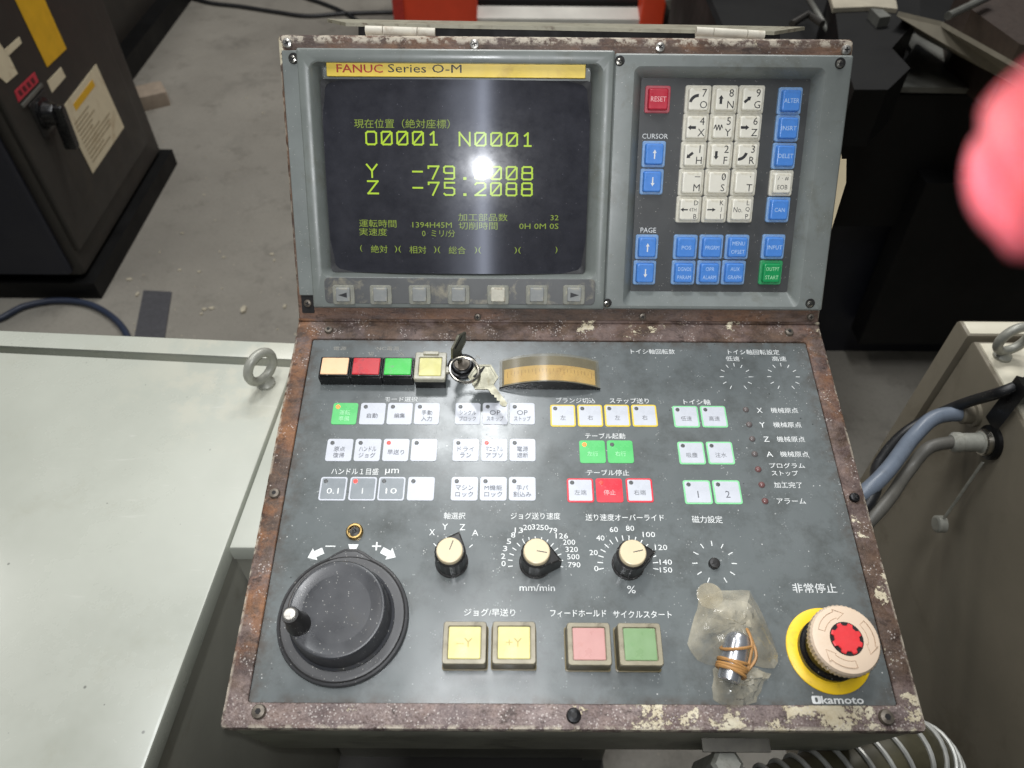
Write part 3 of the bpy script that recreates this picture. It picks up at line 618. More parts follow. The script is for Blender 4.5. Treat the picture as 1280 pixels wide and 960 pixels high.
# broken lower left corner of the screen surround
put('corner_gap', MB().rbox(9.5, 15, 0, .8, 1, .2), M_SLOT, con, UPM(-172.8, 15.5, .1))
screw(385, 379, upp, UPM, .6, 3.0, M_BOLT)

# ------------------------------------------------------------------ lower panel
pan = put('operator_panel', MB().loft([rect(-167.7, 209.4, -274.0, -15.8, 1.4, z) for z in (-2.9, -.3)] + [rect(-167.5, 209.2, -273.8, -16, 1.4, 0)], True, True), M_PANEL, con, LO)
def on_low(s, px, py, w, h, mat=M_WHITE, parent=None, z=.06, bold=0.0, name='lettering'):
    x, y = low(px, py, 0); sx, sy = scl(low, px, py, 0)
    return put(name, text_mesh(s, w*sx if w else None, h*sy if h else None, bold), mat, parent or pan, LOW(x, y, z))
for s, px, py, w, h in (('トイシ軸回転数', 816, 439.5, 55, 6.2), ('トイシ軸回転設定', 942, 440.2, 64, 6.4), ('低速', 915.7, 448.5, 17, 6), ('高速', 973.8, 448.5, 17.5, 6), ('モード選択', 501.6, 499, 41, 6.2), ('ハンドル１目盛', 443.7, 589.3, 59, 8.2),
                        ('μm', 490, 589.8, 17, 7.6), ('ブランジ切込', 719.4, 500.6, 49, 6.8), ('ステップ送り', 786.4, 501, 49, 6.8), ('トイシ軸', 871, 502.5, 33, 6.8), ('テーブル起動', 756.4, 545, 50, 7.2), ('テーブル停止', 759.8, 590.8, 53, 7.4),
                        ('磁力設定', 884, 649.3, 38, 9), ('非常停止', 1018, 735.2, 55, 12), ('mm/min', 671.5, 734.5, 44, 8.5), ('%', 789.2, 737, 10.5, 9.5), ('ジョグ送り速度', 669.4, 645, 62, 8.5), ('送り速度オーバーライド', 780.9, 646.9, 98, 8.5),
                        ('軸選択', 568.3, 644.8, 27, 8.5), ('X', 540.2, 665.3, 7, 7.5), ('Y', 556.3, 658.4, 7.5, 7.5), ('Z', 578, 659, 7, 7.5), ('A', 594, 666, 8, 7.5), ('ジョグ/早送り', 612, 765.5, 64, 9.5), ('フィードホールド', 722.8, 766.8, 70, 9), ('サイクルスタート', 803, 768, 73, 9),
                        ('X', 949.4, 513, 7, 6.2), ('機械原点', 980.3, 513, 34, 6.6), ('Y', 952.8, 531, 7, 6.4), ('機械原点', 984, 531, 35, 6.8), ('Z', 958, 549, 7, 6.4), ('機械原点', 988.4, 549, 35, 7), ('A', 962, 567.8, 8, 6.6), ('機械原点', 992.9, 567.8, 35.5, 7),
                        ('プログラム', 983.8, 582, 44, 6.6), ('ストップ', 981, 591.5, 33, 6.6), ('加工完了', 985, 606.3, 35, 7.4), ('アラーム', 989, 626.5, 36, 6.8)):
    on_low(s, px, py, w, h)
for s, px, py, w, h in (('電源', 425, 435.6, 16, 4.6), ('NC電源', 485, 435.6, 28, 5), ('切', 463.6, 442.4, 6, 5), ('入', 502, 442.6, 8, 5), ('入', 597, 446, 8, 6)): on_low(s, px, py, w, h, M_FADED)
NH = 6.6
for s, px, py in (('0', 629.4, 704.5), ('2', 629, 695.2), ('3', 631.4, 685.7), ('5', 636.2, 676.7), ('8', 641.5, 668.8), ('13', 648.6, 662.8), ('20', 659.2, 659.4), ('32', 669.9, 658.7), ('50', 680.5, 659.5), ('79', 691.3, 663.2), ('126', 702.3, 669.9), ('200', 711.3, 677.8), ('320', 714.6, 686.8), ('500', 716.6, 696), ('790', 717.7, 706),
                  ('0', 745.3, 710.7), ('20', 741.9, 690.7), ('40', 750.4, 672.5), ('60', 767.2, 662), ('80', 787.5, 660.4), ('100', 811.1, 668.2), ('120', 826.3, 684.3), ('140', 832.2, 702.6), ('150', 832.5, 712.4)):
    on_low(s, px, py, 5.0*len(s) + .4, NH)
def ticks(cx, cy, angs, r0, r1, t=.6):
    mb = MB()
    for a in angs:
        a = math.radians(a); c, s = math.cos(a), math.sin(a)
        i = len(mb.v); mb.v += [(c*r0+s*t/2, s*r0-c*t/2, 0), (c*r1+s*t/2, s*r1-c*t/2, 0), (c*r1-s*t/2, s*r1+c*t/2, 0), (c*r0-s*t/2, s*r0+c*t/2, 0)]; mb.f.append((i, i+1, i+2, i+3))
    put('tick_marks', mb, M_WHITE, pan, LOW(cx, cy, .06), smooth=0)
K1, K2, K3 = (-53.5, -189.6), (.2, -189.9), (59.5, -190.4)
ticks(*K1, (135, 105, 73, 42), 14.5, 17.5); ticks(*K2, [188 - 14.0*i for i in range(15)], 14.8, 17.8); ticks(*K3, [190 - 13.3*i for i in range(16)], 16, 19.5)
for px, py in ((920.2, 471), (979.3, 471)): ticks(*low(px, py), [-60 + 30*i for i in range(11)], 9.2, 12.2, .5)
ticks(*low(893, 703), [-65 + 31*i for i in range(11)], 11, 14.4, .6)

# membrane keys
def mkey(px, py, w, h, border, face, s, ink, th, lamp=None, tw=None, lab=None):
    x, y = low(px, py); sx, sy = scl(low, px, py, 0); w *= sx; h *= sy; M0 = LOW(x, y, 0)
    k = put('membrane_key', MB().rbox(w, h, 0, .35, 1.7, .2), border, con, M0, lab)
    if face is not border: put('key_face', MB().rbox(w-2.2, h-2.2, .3, .5, 1.0, .1), face, k, M0)
    lm = put('indicator_lamp', MB().lathe([(1.5, .4), (1.5, .62), (1.0, .8)], 14), lamp or M_LAMPOFF, k, LOW(x-w*.30, y+h*.31, 0))
    if s:
        lines = s.split('\n'); n = len(lines)
        for i, t in enumerate(lines):
            wid = (tw*sx) if tw else min(w*.66, th*sx*1.12*len(t))
            me_ = text_mesh(t, None, th*sy) if t in '12' else text_mesh(t, wid, th*sy)
            put('legend', me_, ink, k, LOW(x, y - h*.10 + ((n-1)/2-i)*th*sy*1.25, .56))
    return k
for px, s in ((431, '運転\n準備'), (465.8, '自動'), (499.8, '編集'), (533.7, '手動\n入力'), (584.7, 'シングル\nブロック'), (618.9, 'OP\nスキップ'), (652.8, 'OP\nストップ')):
    g = px == 431; mkey(px, 517.2, 31.4, 27, FILMG if g else FILMW, FILMG if g else FILMW, s, M_PALEINK if g else M_GREYINK, 6.0, M_LAMPOR if g else None, tw=(11 if s.startswith('OP') and 0 else None), lab='green membrane key with lit orange lamp' if g else None)
for px, s in ((424.3, '原点\n復帰'), (459.6, 'ハンドル\nジョグ'), (495, '早送り'), (530, ''), (582.3, 'ドライ\nラン'), (617.9, 'マニュアル\nアブソ'), (653.1, '電源\n遮断')):
    mkey(px, 562.6, 32.6, 28, FILMW, FILMW, s, M_GREYINK, 6.2, M_LAMPRED if s[:1] in '早マ' and s else None)
for px, s in ((416.4, '0.1'), (453.5, '1'), (489.4, '10'), (526.2, ''), (580.6, 'マシン\nロック'), (616.7, 'M機能\nロック'), (652.8, '手パ\n割込み')):
    dk = s in ('0.1', '1', '10'); mkey(px, 611, 33.6, 29.6, FILMW, FILMGREY if dk else FILMW, s, M_WHITE if dk else M_GREYINK, 7.0 if dk else 6.6, M_LAMPRED if s == '1' else None, tw={'0.1': 15, '1': 4, '10': 14}.get(s))
for px, s in ((703.6, '左'), (737.6, '右'), (771.5, '左'), (805.5, '右')): mkey(px, 519.7, 31.4, 27.5, FILMY, FILMW, s, M_GREYINK, 6)
for px, s in ((857.4, '低速'), (892.3, '高速')): mkey(px, 521, 32, 27, FILMGB, FILMW, s, M_GREYINK, 6)
for px, s, l in ((740.5, '左行', M_LAMPOR), (775.3, '右行', None)): mkey(px, 564.8, 32.4, 28.4, FILMG, FILMG, s, M_PALEINK, 6, l)
for px, s in ((864.3, '吸塵'), (900.4, '注水')): mkey(px, 566.4, 33, 28.4, FILMGB, FILMW, s, M_GREYINK, 6.2)
for px, s in ((725.4, '左端'), (761.7, '停止'), (799.3, '右端')):
    r = s == '停止'; mkey(px, 613, 33.2, 30, FILMR, FILMR if r else FILMW, s, M_PINKINK if r else M_GREYINK, 6.6, M_LAMPRED if r else None, lab='solid red membrane key with lit lamp' if r else None)
for px, s in ((872, '1'), (909, '2')): mkey(px, 615.3, 34.6, 30, FILMGB, FILMW, s, M_GREYINK, 8.5, tw=6)
# signal lamps without light
for i, (px, py) in enumerate(((932.2, 512.1), (936.3, 530.7), (940.1, 548.6), (943.2, 567.5), (947.7, 586.7), (952.1, 606), (956.3, 626.3))):
    x, y = low(px, py); put('signal_lamp', MB().lathe([(2.3, 0), (2.2, .5), (1.5, 1.3), (.5, 1.6)], 16), M_LEDRED if i > 3 else M_LEDOFF, con, LOW(x, y, 0))

# lit switch row
HS = 11
a = low(399, 458, HS); b = low(558, 458, HS); yb = low(437, 470, HS)[1]; yt = low(437, 446, HS)[1]
for (x0, x1), lens, nm in (((399.5, 437.5), LENSO, 'peach square lamp switch'), ((438.8, 477), LENSR, 'chipped red square switch'), ((478.5, 516.5), LENSGR, 'chipped green square switch')):
    X0, X1 = low(x0, 458, HS)[0], low(x1, 458, HS)[0]; cx, cy = (X0+X1)/2, (yt+yb)/2; w, h = X1-X0, yt-yb
    s = put('lamp_switch', MB().rbox(w+.6, h+1.4, 0, HS-1.5, .6, .3), M_BLACKG, con, LOW(cx, cy, 0), nm)
    put('switch_frame', MB().rbox(w-.8, h-.2, HS-1.6, HS, 1, .5), M_CLEARFR if 0 else M_BLACKG, s, LOW(cx, cy, 0)); put('lens', MB().rbox(w-2.6, h-2.4, HS-.6, HS+.7, .8, .5), lens, s, LOW(cx, cy, 0))
X0, X1 = low(518, 458, 13)[0], low(557.5, 458, 13)[0]; yb, yt = low(538, 474, 13)[1], low(538, 440, 13)[1]; cx, cy, w, h = (X0+X1)/2, (yt+yb)/2, X1-X0, yt-yb
s = put('guarded_switch', MB().rbox(w-1, h-1, 0, 9, .6, .3), M_BLACKG, con, LOW(cx, cy, 0), 'pale yellow switch under a clear guard')
put('guard', MB().loft([rect(-w/2, w/2, -h/2, h/2, 1.5, 9), rect(-w/2, w/2, -h/2, h/2, 1.5, 12.4), rect(-w/2+.6, w/2-.6, -h/2+.6, h/2-.6, 1.4, 13), rect(-w/2+2.8, w/2-2.8, -h/2+2.6, h/2-4.2, 1, 13), rect(-w/2+3.2, w/2-3.2, -h/2+3, h/2-4.6, 1, 11.8)], True, True), M_CLEARFR, s, LOW(cx, cy, 0))
put('lens', MB().rbox(w-7, h-8.4, 11.6, 12.6, .8, .3), LENSPY, s, LOW(cx, cy-.8, 0)); put('hinge', MB().rbox(w*.5, 2.6, 12.8, 14.6, .6, .4), M_CLEARFR, s, LOW(cx, cy+h/2-1.6, 0))
put('guard_tab', MB().rbox(2.4, 5, 8, 11, .5, .3), M_CLEARFR, s, LOW(cx+w/2+.8, cy-2, 0))

# curved load meter
mcx, my0, my1, mw, mh = 12.3, -59.0, -34.5, 37.0, 9.5
def arcpts(hw, hh, z, n=24): return [(hw*(2*i/n-1), z + hh*(1-(2*i/n-1)**2)) for i in range(n+1)]
def arcslab(hw, hh, y0, y1, zb, z0=0.0):
    A = arcpts(hw, hh, zb); poly = [(x, z) for x, z in A] + [(hw, z0), (-hw, z0)]
    return MB().loft([[(x, y0, z) for x, z in poly], [(x, y1, z) for x, z in poly]], True, True)
mt = put('load_meter', arcslab(mw-2, mh-2, my0+.6, my1-.6, 1.2), plain('greyish meter case', rgb(112, 106, 90), .4, var=.2, scale=90), con, LOW(mcx, 0, 0), 'curved meter with yellowed scale')
put('scale', arcslab(mw-3.4, mh-2.4, my0+2.4, my1-9, 2.1, 1.5), plain('yellowed scale', rgb(232, 190, 108), .5, var=.10, scale=40, dirt=(rgb(168, 120, 60), .5), dsc=60), mt, LOW(mcx, 0, 0))
mb = MB()
for i in range(25):
    x = (mw-6)*(2*i/24-1); z = 2.1+(mh-2.4)*(1-(x/(mw-3.4))**2)+.12; l = 5 if i % 4 == 0 else 3
    k = len(mb.v); mb.v += [(x-.12, my1-12-l, z), (x+.12, my1-12-l, z), (x+.12, my1-12, z), (x-.12, my1-12, z)]; mb.f.append((k, k+1, k+2, k+3))
put('scale_marks', mb, plain('brown print', rgb(140, 96, 50), .5), mt, LOW(mcx, 0, 0), smooth=0)
A1 = arcpts(mw, mh, 1.6)
mb = MB().loft([[(x, my0, z) for x, z in A1], [(x, my1, z) for x, z in A1], [(x, my1, z-.8) for x, z in A1], [(x, my0, z-.8) for x, z in A1], [(x, my0, z) for x, z in A1]], False, False, closed=False)
put('window', mb, clear_mat('yellowed clear window', rgb(170, 160, 128), .16, .15), mt, LOW(mcx, 0, 0), smooth=60)
mb = MB().loft([[(x, my0-.2, 0) for x, z in A1], [(x, my0-.2, max(z-.4, .1)) for x, z in A1]], False, False, closed=False)
put('front_rim', mb, M_BLACKG, mt, LOW(mcx, 0, 0)); put('rim_line', MB().tube([(x, my0-.2, z) for x, z in A1], .5, 6), M_BLACK, mt, LOW(mcx, 0, 0))

# key lock
lx, ly = low(578, 459)
lk = put('key_lock', MB().lathe([(11, 0), (11, 1.6), (10, 2.4), (8.2, 2.4), (8, 4.2), (7, 4.8)], 28), M_BLKBOLT, con, LOW(lx, ly, 0)); put('lock_barrel', MB().lathe([(6, 4.4), (6, 5.4), (5.6, 5.7)], 24), M_BOLT, lk, LOW(lx, ly, 0))

# rotary knobs
def knob(c, ang, lab):
    r, tip, H = 9.8, 16.2, 18.5; n = 28; a0 = math.acos(r/tip); poly = []
    for i in range(n+1):
        a = a0 + (2*math.pi-2*a0)*i/n; rr_ = r*(1 - (.035 if i % 2 and 2 < i < n-2 else 0)); poly.append((rr_*math.cos(a), rr_*math.sin(a)))
    poly.append((tip, 0))
    M0 = LOW(c[0], c[1], 0, ang)
    z = [1.0]*(len(poly)-1) + [.74]
    k = put('rotary_knob', MB().loft([[(x, y, .3) for x, y in poly], [(x, y, H*q_) for (x, y), q_ in zip(poly, z)], [(x*.9, y*.9, (H+.8)*q_) for (x, y), q_ in zip(poly, z)]], True, True), M_BLACK, con, M0, lab, smooth=25)
    put('cap', MB().lathe([(8.3, H-.5), (8.3, H+3.6), (7.9, H+4.3), (7.4, H+4.5)], 32), M_CREAM, k, M0)
    mb = MB(); mb.v = [(0, -.28, H+4.55), (6.4, -.28, H+4.55), (6.4, .28, H+4.55), (0, .28, H+4.55)]; mb.f = [(0, 1, 2, 3)]
    put('pointer_line', mb, M_INK, k, M0, smooth=0); put('collar', MB().lathe([(10.6, 0), (10.6, 1.2), (10, 1.6)], 28), M_BLACK, k, M0)
knob(K1, R_(72), 'knob turned to Z'); knob(K2, R_(-10), 'jog speed knob'); knob(K3, R_(13), 'override knob')

# square push buttons
for (px, py), lens, s, lab in (((580.6, 803), LENSY, '–Y', 'yellow square push button'), ((642.5, 803), LENSY, '+Y', 'yellow square push button'), ((736.5, 804.5), LENSP, None, 'faded pink square push button'), ((800.5, 805), LENSG, None, 'faded green square push button')):
    x, y = low(px, py, 15); w, h, H = 25.6, 24.4, 15; M0 = LOW(x, y, 0)
    k = put('push_button', MB().loft([rr(w+1.6, h+1.6, 1.5, 0), rr(w+1.6, h+1.6, 1.5, 1.2), rr(w+.4, h+.4, 1.5, 1.4), rr(w, h, 1.8, H-2)], True, True), M_BTNSIDE, con, M0, lab)
    put('button_frame', MB().loft([rr(w, h, 1.8, H-2.2), rr(w, h, 1.8, H-.8), rr(w-.8, h-.8, 1.6, H), rr(w-5.6, h-5, 1.0, H), rr(w-6.2, h-5.6, .8, H-1.1)], True, True), M_FRAMEBTN, k, M0)
    put('lens', MB().rbox(w-6.6, h-6, H-1.6, H-.3, .8, .5), lens, k, M0)
    if s: put('legend', text_mesh(s, 9.5, 5), plain('worn olive print', rgb(178, 160, 92), .5), k, LOW(x, y, H-.26))
# socket and trimmer
x, y = low(443, 664, 2); put('socket', MB().lathe([(5.6, 0), (5.6, 2.2), (4.9, 2.9), (3.9, 2.9), (3.5, 1.2), (.5, .8)], 28), M_BRASS, con, LOW(x, y, 0)); put('socket_core', MB().lathe([(3.6, .4), (3.3, 1.7), (1.5, 2.1), (.6, 1.6)], 20), M_BLACK, con, LOW(x, y, 0))
x, y = low(893, 704, 2); t = put('trimmer', MB().lathe([(3.6, 0), (3.6, 2.6), (3.1, 3.3), (1.5, 3.5)], 22), M_BLACK, con, LOW(x, y, 0)); put('slot', MB().prism([(-2.4, -.4), (2.4, -.4), (2.4, .4), (-2.4, .4)], 3.2, 3.56), M_SLOT, t, LOW(x, y, 0, .5), smooth=0)
# handwheel
hw = (-118.1, -226.0); M0 = LOW(*hw, 0)
poly = [(40*math.cos(a), 40*math.sin(a)) for a in [R_(112 + i*316/60) for i in range(61)]] + [(9, 41.2), (4, 43.6), (-4, 43.6), (-9, 41.2)]
def sc(p, k): return [(x*k, y*k) for x, y in p]
pl = poly[::1]
ar = sum(pl[i][0]*pl[(i+1) % len(pl)][1]-pl[(i+1) % len(pl)][0]*pl[i][1] for i in range(len(pl)))
if ar < 0: pl = pl[::-1]
wheel = put('handwheel', MB().loft([[(x, y, z) for x, y in sc(pl, k)] for k, z in ((1, 0), (1, 3.2), (.985, 4.4), (.955, 5.0), (.95, 4.7), (.945, 5.0), (.90, 5.2))], True, True), M_RING, con, M0, 'black handwheel with a small crank')
put('groove', MB().torus(37.6, .45, 64, 6, Matrix.Translation((0, 0, 5.0))), M_SLOT, wheel, M0)
mb = MB(); n = 72; prof = [(31.8, 5), (31.8, 7), (30.4, 8), (29.7, 12), (29.3, 21.6), (28.9, 23.2), (28.0, 24.2), (27.0, 24.4), (26.2, 24.2), (20, 23.8)]
mb.loft([[((r*(1-(.02 if (i % 6 == 0 and 8.5 < z < 23) else 0)))*math.cos(2*math.pi*i/n), r*math.sin(2*math.pi*i/n), z) for i in range(n)] for r, z in prof], True, True)
put('wheel_disc', mb, M_WHEEL, wheel, M0)
cr = (-20.6, -9.2); MC = LOW(hw[0]+cr[0], hw[1]+cr[1], 0)
put('crank_handle', MB().lathe([(7.2, 22), (7.0, 27), (5.6, 31), (4.9, 44), (4.6, 45)], 24), M_BLACK, wheel, MC)
put('crank_screw', MB().lathe([(3.6, 44), (3.6, 45.6), (3.0, 46.2), (1, 46.3)], 20), M_SCREW, wheel, MC)
on_low('–', 413, 682.8, 12.5, 1.3); on_low('+', 470.7, 682.8, 11.5, 10.5)
for px, py, ang in ((394, 692.8, R_(207)), (486, 692.2, R_(-27))):
    x, y = low(px, py); mb = MB(); c, s = math.cos(ang), math.sin(ang); L = [(-5.4, -2.2), (0, -2.2), (0, -4.4), (5.2, 0), (0, 4.4), (0, 2.2), (-5.4, 2.2)]
    mb.v = [(a*c-b*s, a*s+b*c, 0) for a, b in L]; mb.f = [tuple(range(7))]; put('arrow_mark', mb, M_WHITE, pan, LOW(x, y, .06), smooth=0)
x, y = low(441.5, 683.3); mb = MB(); mb.v = [(-2.2, -1.6, 0), (2.2, -1.6, 0), (3.4, 1.6, 0), (-3.4, 1.6, 0)]; mb.f = [(0, 1, 2, 3)]; put('index_mark', mb, M_WHITE, pan, LOW(x, y, .06), smooth=0)
# emergency stop
es = (176.2, -243.0); M0 = LOW(*es, 0)
e = put('emergency_stop', MB().lathe([(25.2, 0), (25.2, .8), (24.6, 1.2), (19, 1.3)], 56), M_YRING, con, M0, 'cream mushroom stop button on a yellow ring')
put('collar', MB().lathe([(18.6, 1), (18.6, 5), (17.6, 6), (16.2, 6.2), (15.6, 9), (14.8, 14), (15.5, 19)], 48), M_BLACKG, e, M0)
mb = MB(); n = 96
def kn(r, z, d): return [((r - (d if i % 2 else 0))*math.cos(2*math.pi*i/n), (r - (d if i % 2 else 0))*math.sin(2*math.pi*i/n), z) for i in range(n)]
mb.loft([kn(16, 18, 0), kn(19.6, 20, .7), kn(20.2, 24.5, .8), kn(20.0, 26.5, .5), kn(18.8, 28.2, 0), kn(15, 28.9, 0), kn(9.6, 29.1, 0)], True, True)
head = put('mushroom_head', mb, M_ESTOP, e, M0, smooth=30)
mb = MB(); n = 64
def gear(r, d, z): return [((r - (d if (i // 4) % 2 else 0))*math.cos(2*math.pi*i/n), (r - (d if (i // 4) % 2 else 0))*math.sin(2*math.pi*i/n), z) for i in range(n)]
put('insert_well', MB().lathe([(9.5, 28.8), (9.5, 29.25)], 40), M_SLOT, e, M0)
put('red_insert', mb.loft([gear(8.9, 1.7, 29.0), gear(8.9, 1.7, 29.7), gear(8.2, 1.4, 30.1)], True, True), M_ERED, e, LOW(*es, 0, .2), smooth=30)
for k in range(3):
    mb = MB(); a0 = R_(120*k + 40); mid = []
    out = [(a0 - R_(t), r) for t, r in [(0, 12.2)] + [(i*9, 12.2) for i in range(1, 7)] + [(54, 11.2), (76, 14.4), (54, 17.4), (54, 16.0)] + [(i*9, 16.0) for i in range(5, -1, -1)]]
    P = [(r*math.cos(a), r*math.sin(a), 29.05) for a, r in out]
    mb.tube(P, .17, 5, True); put('arrow_mark', mb, plain('moulded brown line', rgb(178, 146, 116), .5), e, M0)
# maker's name
on_low('kamoto', 1053, 875, 53, 10, bold=.02); x, y = low(1020.5, 874.8); put('lettering', MB().loft([rr(5.4, 4.4, 1, .06), rr(1.6, 2.6, .6, .06)], False, False), M_WHITE, pan, LOW(x, y, 0), smooth=0)
# bracket and cable gland under the front edge
gx_ = low(918, 930, -45)[0]
put('gland_bracket', MB().rbox(42, 9, -1, 1, .5, .3), plain('dull bracket', rgb(96, 93, 84), .5), con, LOW(gx_, LB-2, -42))
put('cable_gland', MB().loft([circ(9, -80, 6), circ(9, -20, 6), circ(10.5, -19, 6), circ(10.5, -6, 6), circ(8, -3, 6)], True, True), M_EYE, con, LOW(low(906, 957, -70)[0], LB-11, -58), smooth=20)

# ================================================================== keys on their ring
kr = thing('key_bunch', 'two flat metal keys on a wire ring, one stuck in the lock beside the meter', 'keys', LOW(lx, ly, 5))
def keyshape(M, nm='key'):
    hexp = [(12.2*math.cos(R_(60*i+23))*1.06, 12.2*math.sin(R_(60*i+23))*1.06) for i in range(6)]
    mb = MB().loft([[(x, y, -.9) for x, y in hexp], [(x, y, .9) for x, y in hexp], [(x*.86, y*.86, .9) for x, y in hexp], [(x*.84, y*.84, .55) for x, y in hexp]], True, True)
    M = M @ Matrix.Scale(.84, 4)
    k = put(nm, mb, M_BRASSY, kr, M, smooth=20)
    bl = [(-3.2, -9), (-3.2, -17), (-2.0, -18.5), (-3.1, -20.5), (-1.6, -22), (-3.0, -24), (-1.4, -26), (-2.9, -28), (-2.2, -31), (0, -33), (2.6, -31), (3.0, -9)]
    put('blade', MB().prism(bl, -.8, .8), M_BRASSY, k, M, smooth=20)
    put('key_hole', MB().prism([(-7, 5.6), (6, 7.6), (6.4, 6.2), (-5.5, 1.2)], .5, .6), M_SLOT, k, M, smooth=0)
    return k
# key in the lock: blade down into the barrel, head upright, seen along its edge
keyshape(LOW(lx-1.5, ly+1, 27) @ Matrix.Rotation(R_(90), 4, 'X') @ Matrix.Rotation(R_(62), 4, 'Y') )
hx, hy = low(604, 471, 18)
keyshape(LOW(hx, hy, 17.5) @ Matrix.Rotation(R_(37), 4, 'Z') @ Matrix.Rotation(R_(9), 4, 'X') @ Matrix.Rotation(R_(-8), 4, 'Y'))
rx, ry = low(580.5, 461.5, 26)
put('wire_ring', MB().torus(10.4, 1.05, 40, 8, Matrix.Rotation(R_(12), 4, 'Y')), M_STEEL, kr, LOW(rx, ry, 25))

# ================================================================== wrapped spare part in a plastic bag
def clearbag():
    n = NT('crumpled clear plastic'); k = n.noise(60, 6, .65, dist=.4)
    k = n.noise(34, 3, .55, dist=.3)
    n.set(n.mix(n.ramp(k, .35, .65), rgb(172, 161, 134), rgb(214, 206, 184)), n.ramp(k, .3, .7, .07, .17), 0, .8)
    n.L(n.ramp(n.noise(44, 4, .6), .34, .68, .16, .60), n.b.inputs['Alpha']); n.bump(n.noise(60, 3, .55, dist=.6), .3, .004); return n.m
M_BAG = clearbag()
bc = low(915, 812); bag = thing('plastic_bag', 'crumpled clear plastic bag taped to the panel beside the stop button', 'bag', LOW(*bc, 0))
def sheet(pxs, peak, nm, seed, z0=.6, rings=8):
    rnd = random.Random(seed); P = [low(*p) for p in pxs]; n = 30; per = []
    tot = [0]
    for i in range(len(P)): a, b = P[i], P[(i+1) % len(P)]; tot.append(tot[-1]+math.hypot(b[0]-a[0], b[1]-a[1]))
    for k in range(n):
        s = tot[-1]*k/n; i = max(j for j in range(len(P)) if tot[j] <= s); t = (s-tot[i])/(tot[i+1]-tot[i]); a, b = P[i], P[(i+1) % len(P)]
        per.append((a[0]+(b[0]-a[0])*t + rnd.uniform(-.7, .7), a[1]+(b[1]-a[1])*t + rnd.uniform(-.7, .7)))
    cx = sum(p[0] for p in per)/n; cy = sum(p[1] for p in per)/n; loops = []
    ph = [rnd.uniform(0, 6.28) for _ in range(4)]
    for r in range(rings):
        f = 1 - r/(rings-.2); L = []
        for k, (x, y) in enumerate(per):
            a = 2*math.pi*k/n; z = z0 + peak*(1-f**2.2) + (1-f)*f*5.2*(abs(math.sin(4*a+ph[0]+2*f))-.4+.8*abs(math.sin(7*a+ph[1]-3*f))) + rnd.uniform(-.9, .9)*(f < .97) + (1.4*abs(math.sin(3*a+ph[2])) if r == 0 else 0)
            L.append((cx+(x-cx)*f - bc[0] + rnd.uniform(-.9, .9)*(0 < r), cy+(y-cy)*f - bc[1] + rnd.uniform(-.9, .9)*(0 < r), max(.35, z)))
        loops.append(L)
    if sum(per[i][0]*per[(i+1) % n][1]-per[(i+1) % n][0]*per[i][1] for i in range(n)) < 0: loops = [l[::-1] for l in loops]
    return put(nm, MB().loft(loops, False, True), M_BAG, bag, LOW(*bc, 0), smooth=14)
sheet([(873, 752), (884, 742), (918, 738), (937, 739), (953, 772), (970, 810), (971, 838), (950, 836), (925, 828), (898, 833), (874, 829), (857, 811), (864, 780)], 15, 'upper_flap', 3)
sheet([(890, 838), (900, 828), (935, 832), (962, 842), (952, 860), (944, 880), (925, 886), (902, 883), (889, 872)], 7, 'lower_flap', 5)
mb = MB(); tp = low(887, 745); mb.lathe([(8.2, .3), (8.2, .7), (7.4, .8)], 26, tp[0]-bc[0], tp[1]-bc[1]); put('tape_tab', mb, M_BAG, bag, LOW(*bc, 0))
A = Vector((*low(925, 791, 17), 17)); B = Vector((*low(911, 851, 14), 13))
dv = (B-A).normalized(); pth = [A + (B-A)*t for t in (0, .06, .14, .2, .62, .64, .8, .98, 1)]
sp = tag(put('metal_connector', MB().tube([LOW(0, 0, 0).to_3x3() @ p for p in pth], [3, 6, 7.2, 7.6, 7.6, 6.6, 6.6, 6.2, 5.2], 20), M_CHROME, None, Matrix.Translation((0, 0, HZ)), smooth=25), 'shiny metal connector bound on the plastic bag', 'connector')
rb = thing('rubber_band', 'tan rubber band wound round the metal connector on the plastic bag', 'rubber band', LOW(*B[:2], 0))
x = Vector((dv.y, -dv.x, 0)).normalized(); yv = dv.cross(x)
def loop_at(t, tilt, r=8.4, w=.9):
    c = A + (B-A)*t; return [LOW(0, 0, 0).to_3x3() @ (c + x*math.cos(a)*r + yv*math.sin(a)*r + dv*tilt*math.cos(a+.4)*r) for a in [2*math.pi*i/28 for i in range(28)]]
MW = Matrix.Translation((0, 0, HZ))
for t, tl_, w in ((.30, .5, .9), (.60, .15, .9), (.66, -.1, 1.0), (.71, .05, 1.0), (.76, .12, .9), (.80, -.1, 1.0)): put('turn', MB().tube(loop_at(t, tl_), w, 6, True), M_RUBBER, rb, MW)
c0 = A + (B-A)*.70 + x*-8.2; put('slack_loop', MB().tube([LOW(0, 0, 0).to_3x3() @ p for p in spline([c0 + yv*-2, A+(B-A)*.35 + x*-11 + Vector((0, 0, 3)), A + x*-4 + Vector((0, 3, 2)), A+(B-A)*.2+x*-7 + Vector((0, 0, 5)), c0 + Vector((0, 0, 3))], 8)], .9, 6), M_RUBBER, rb, MW)

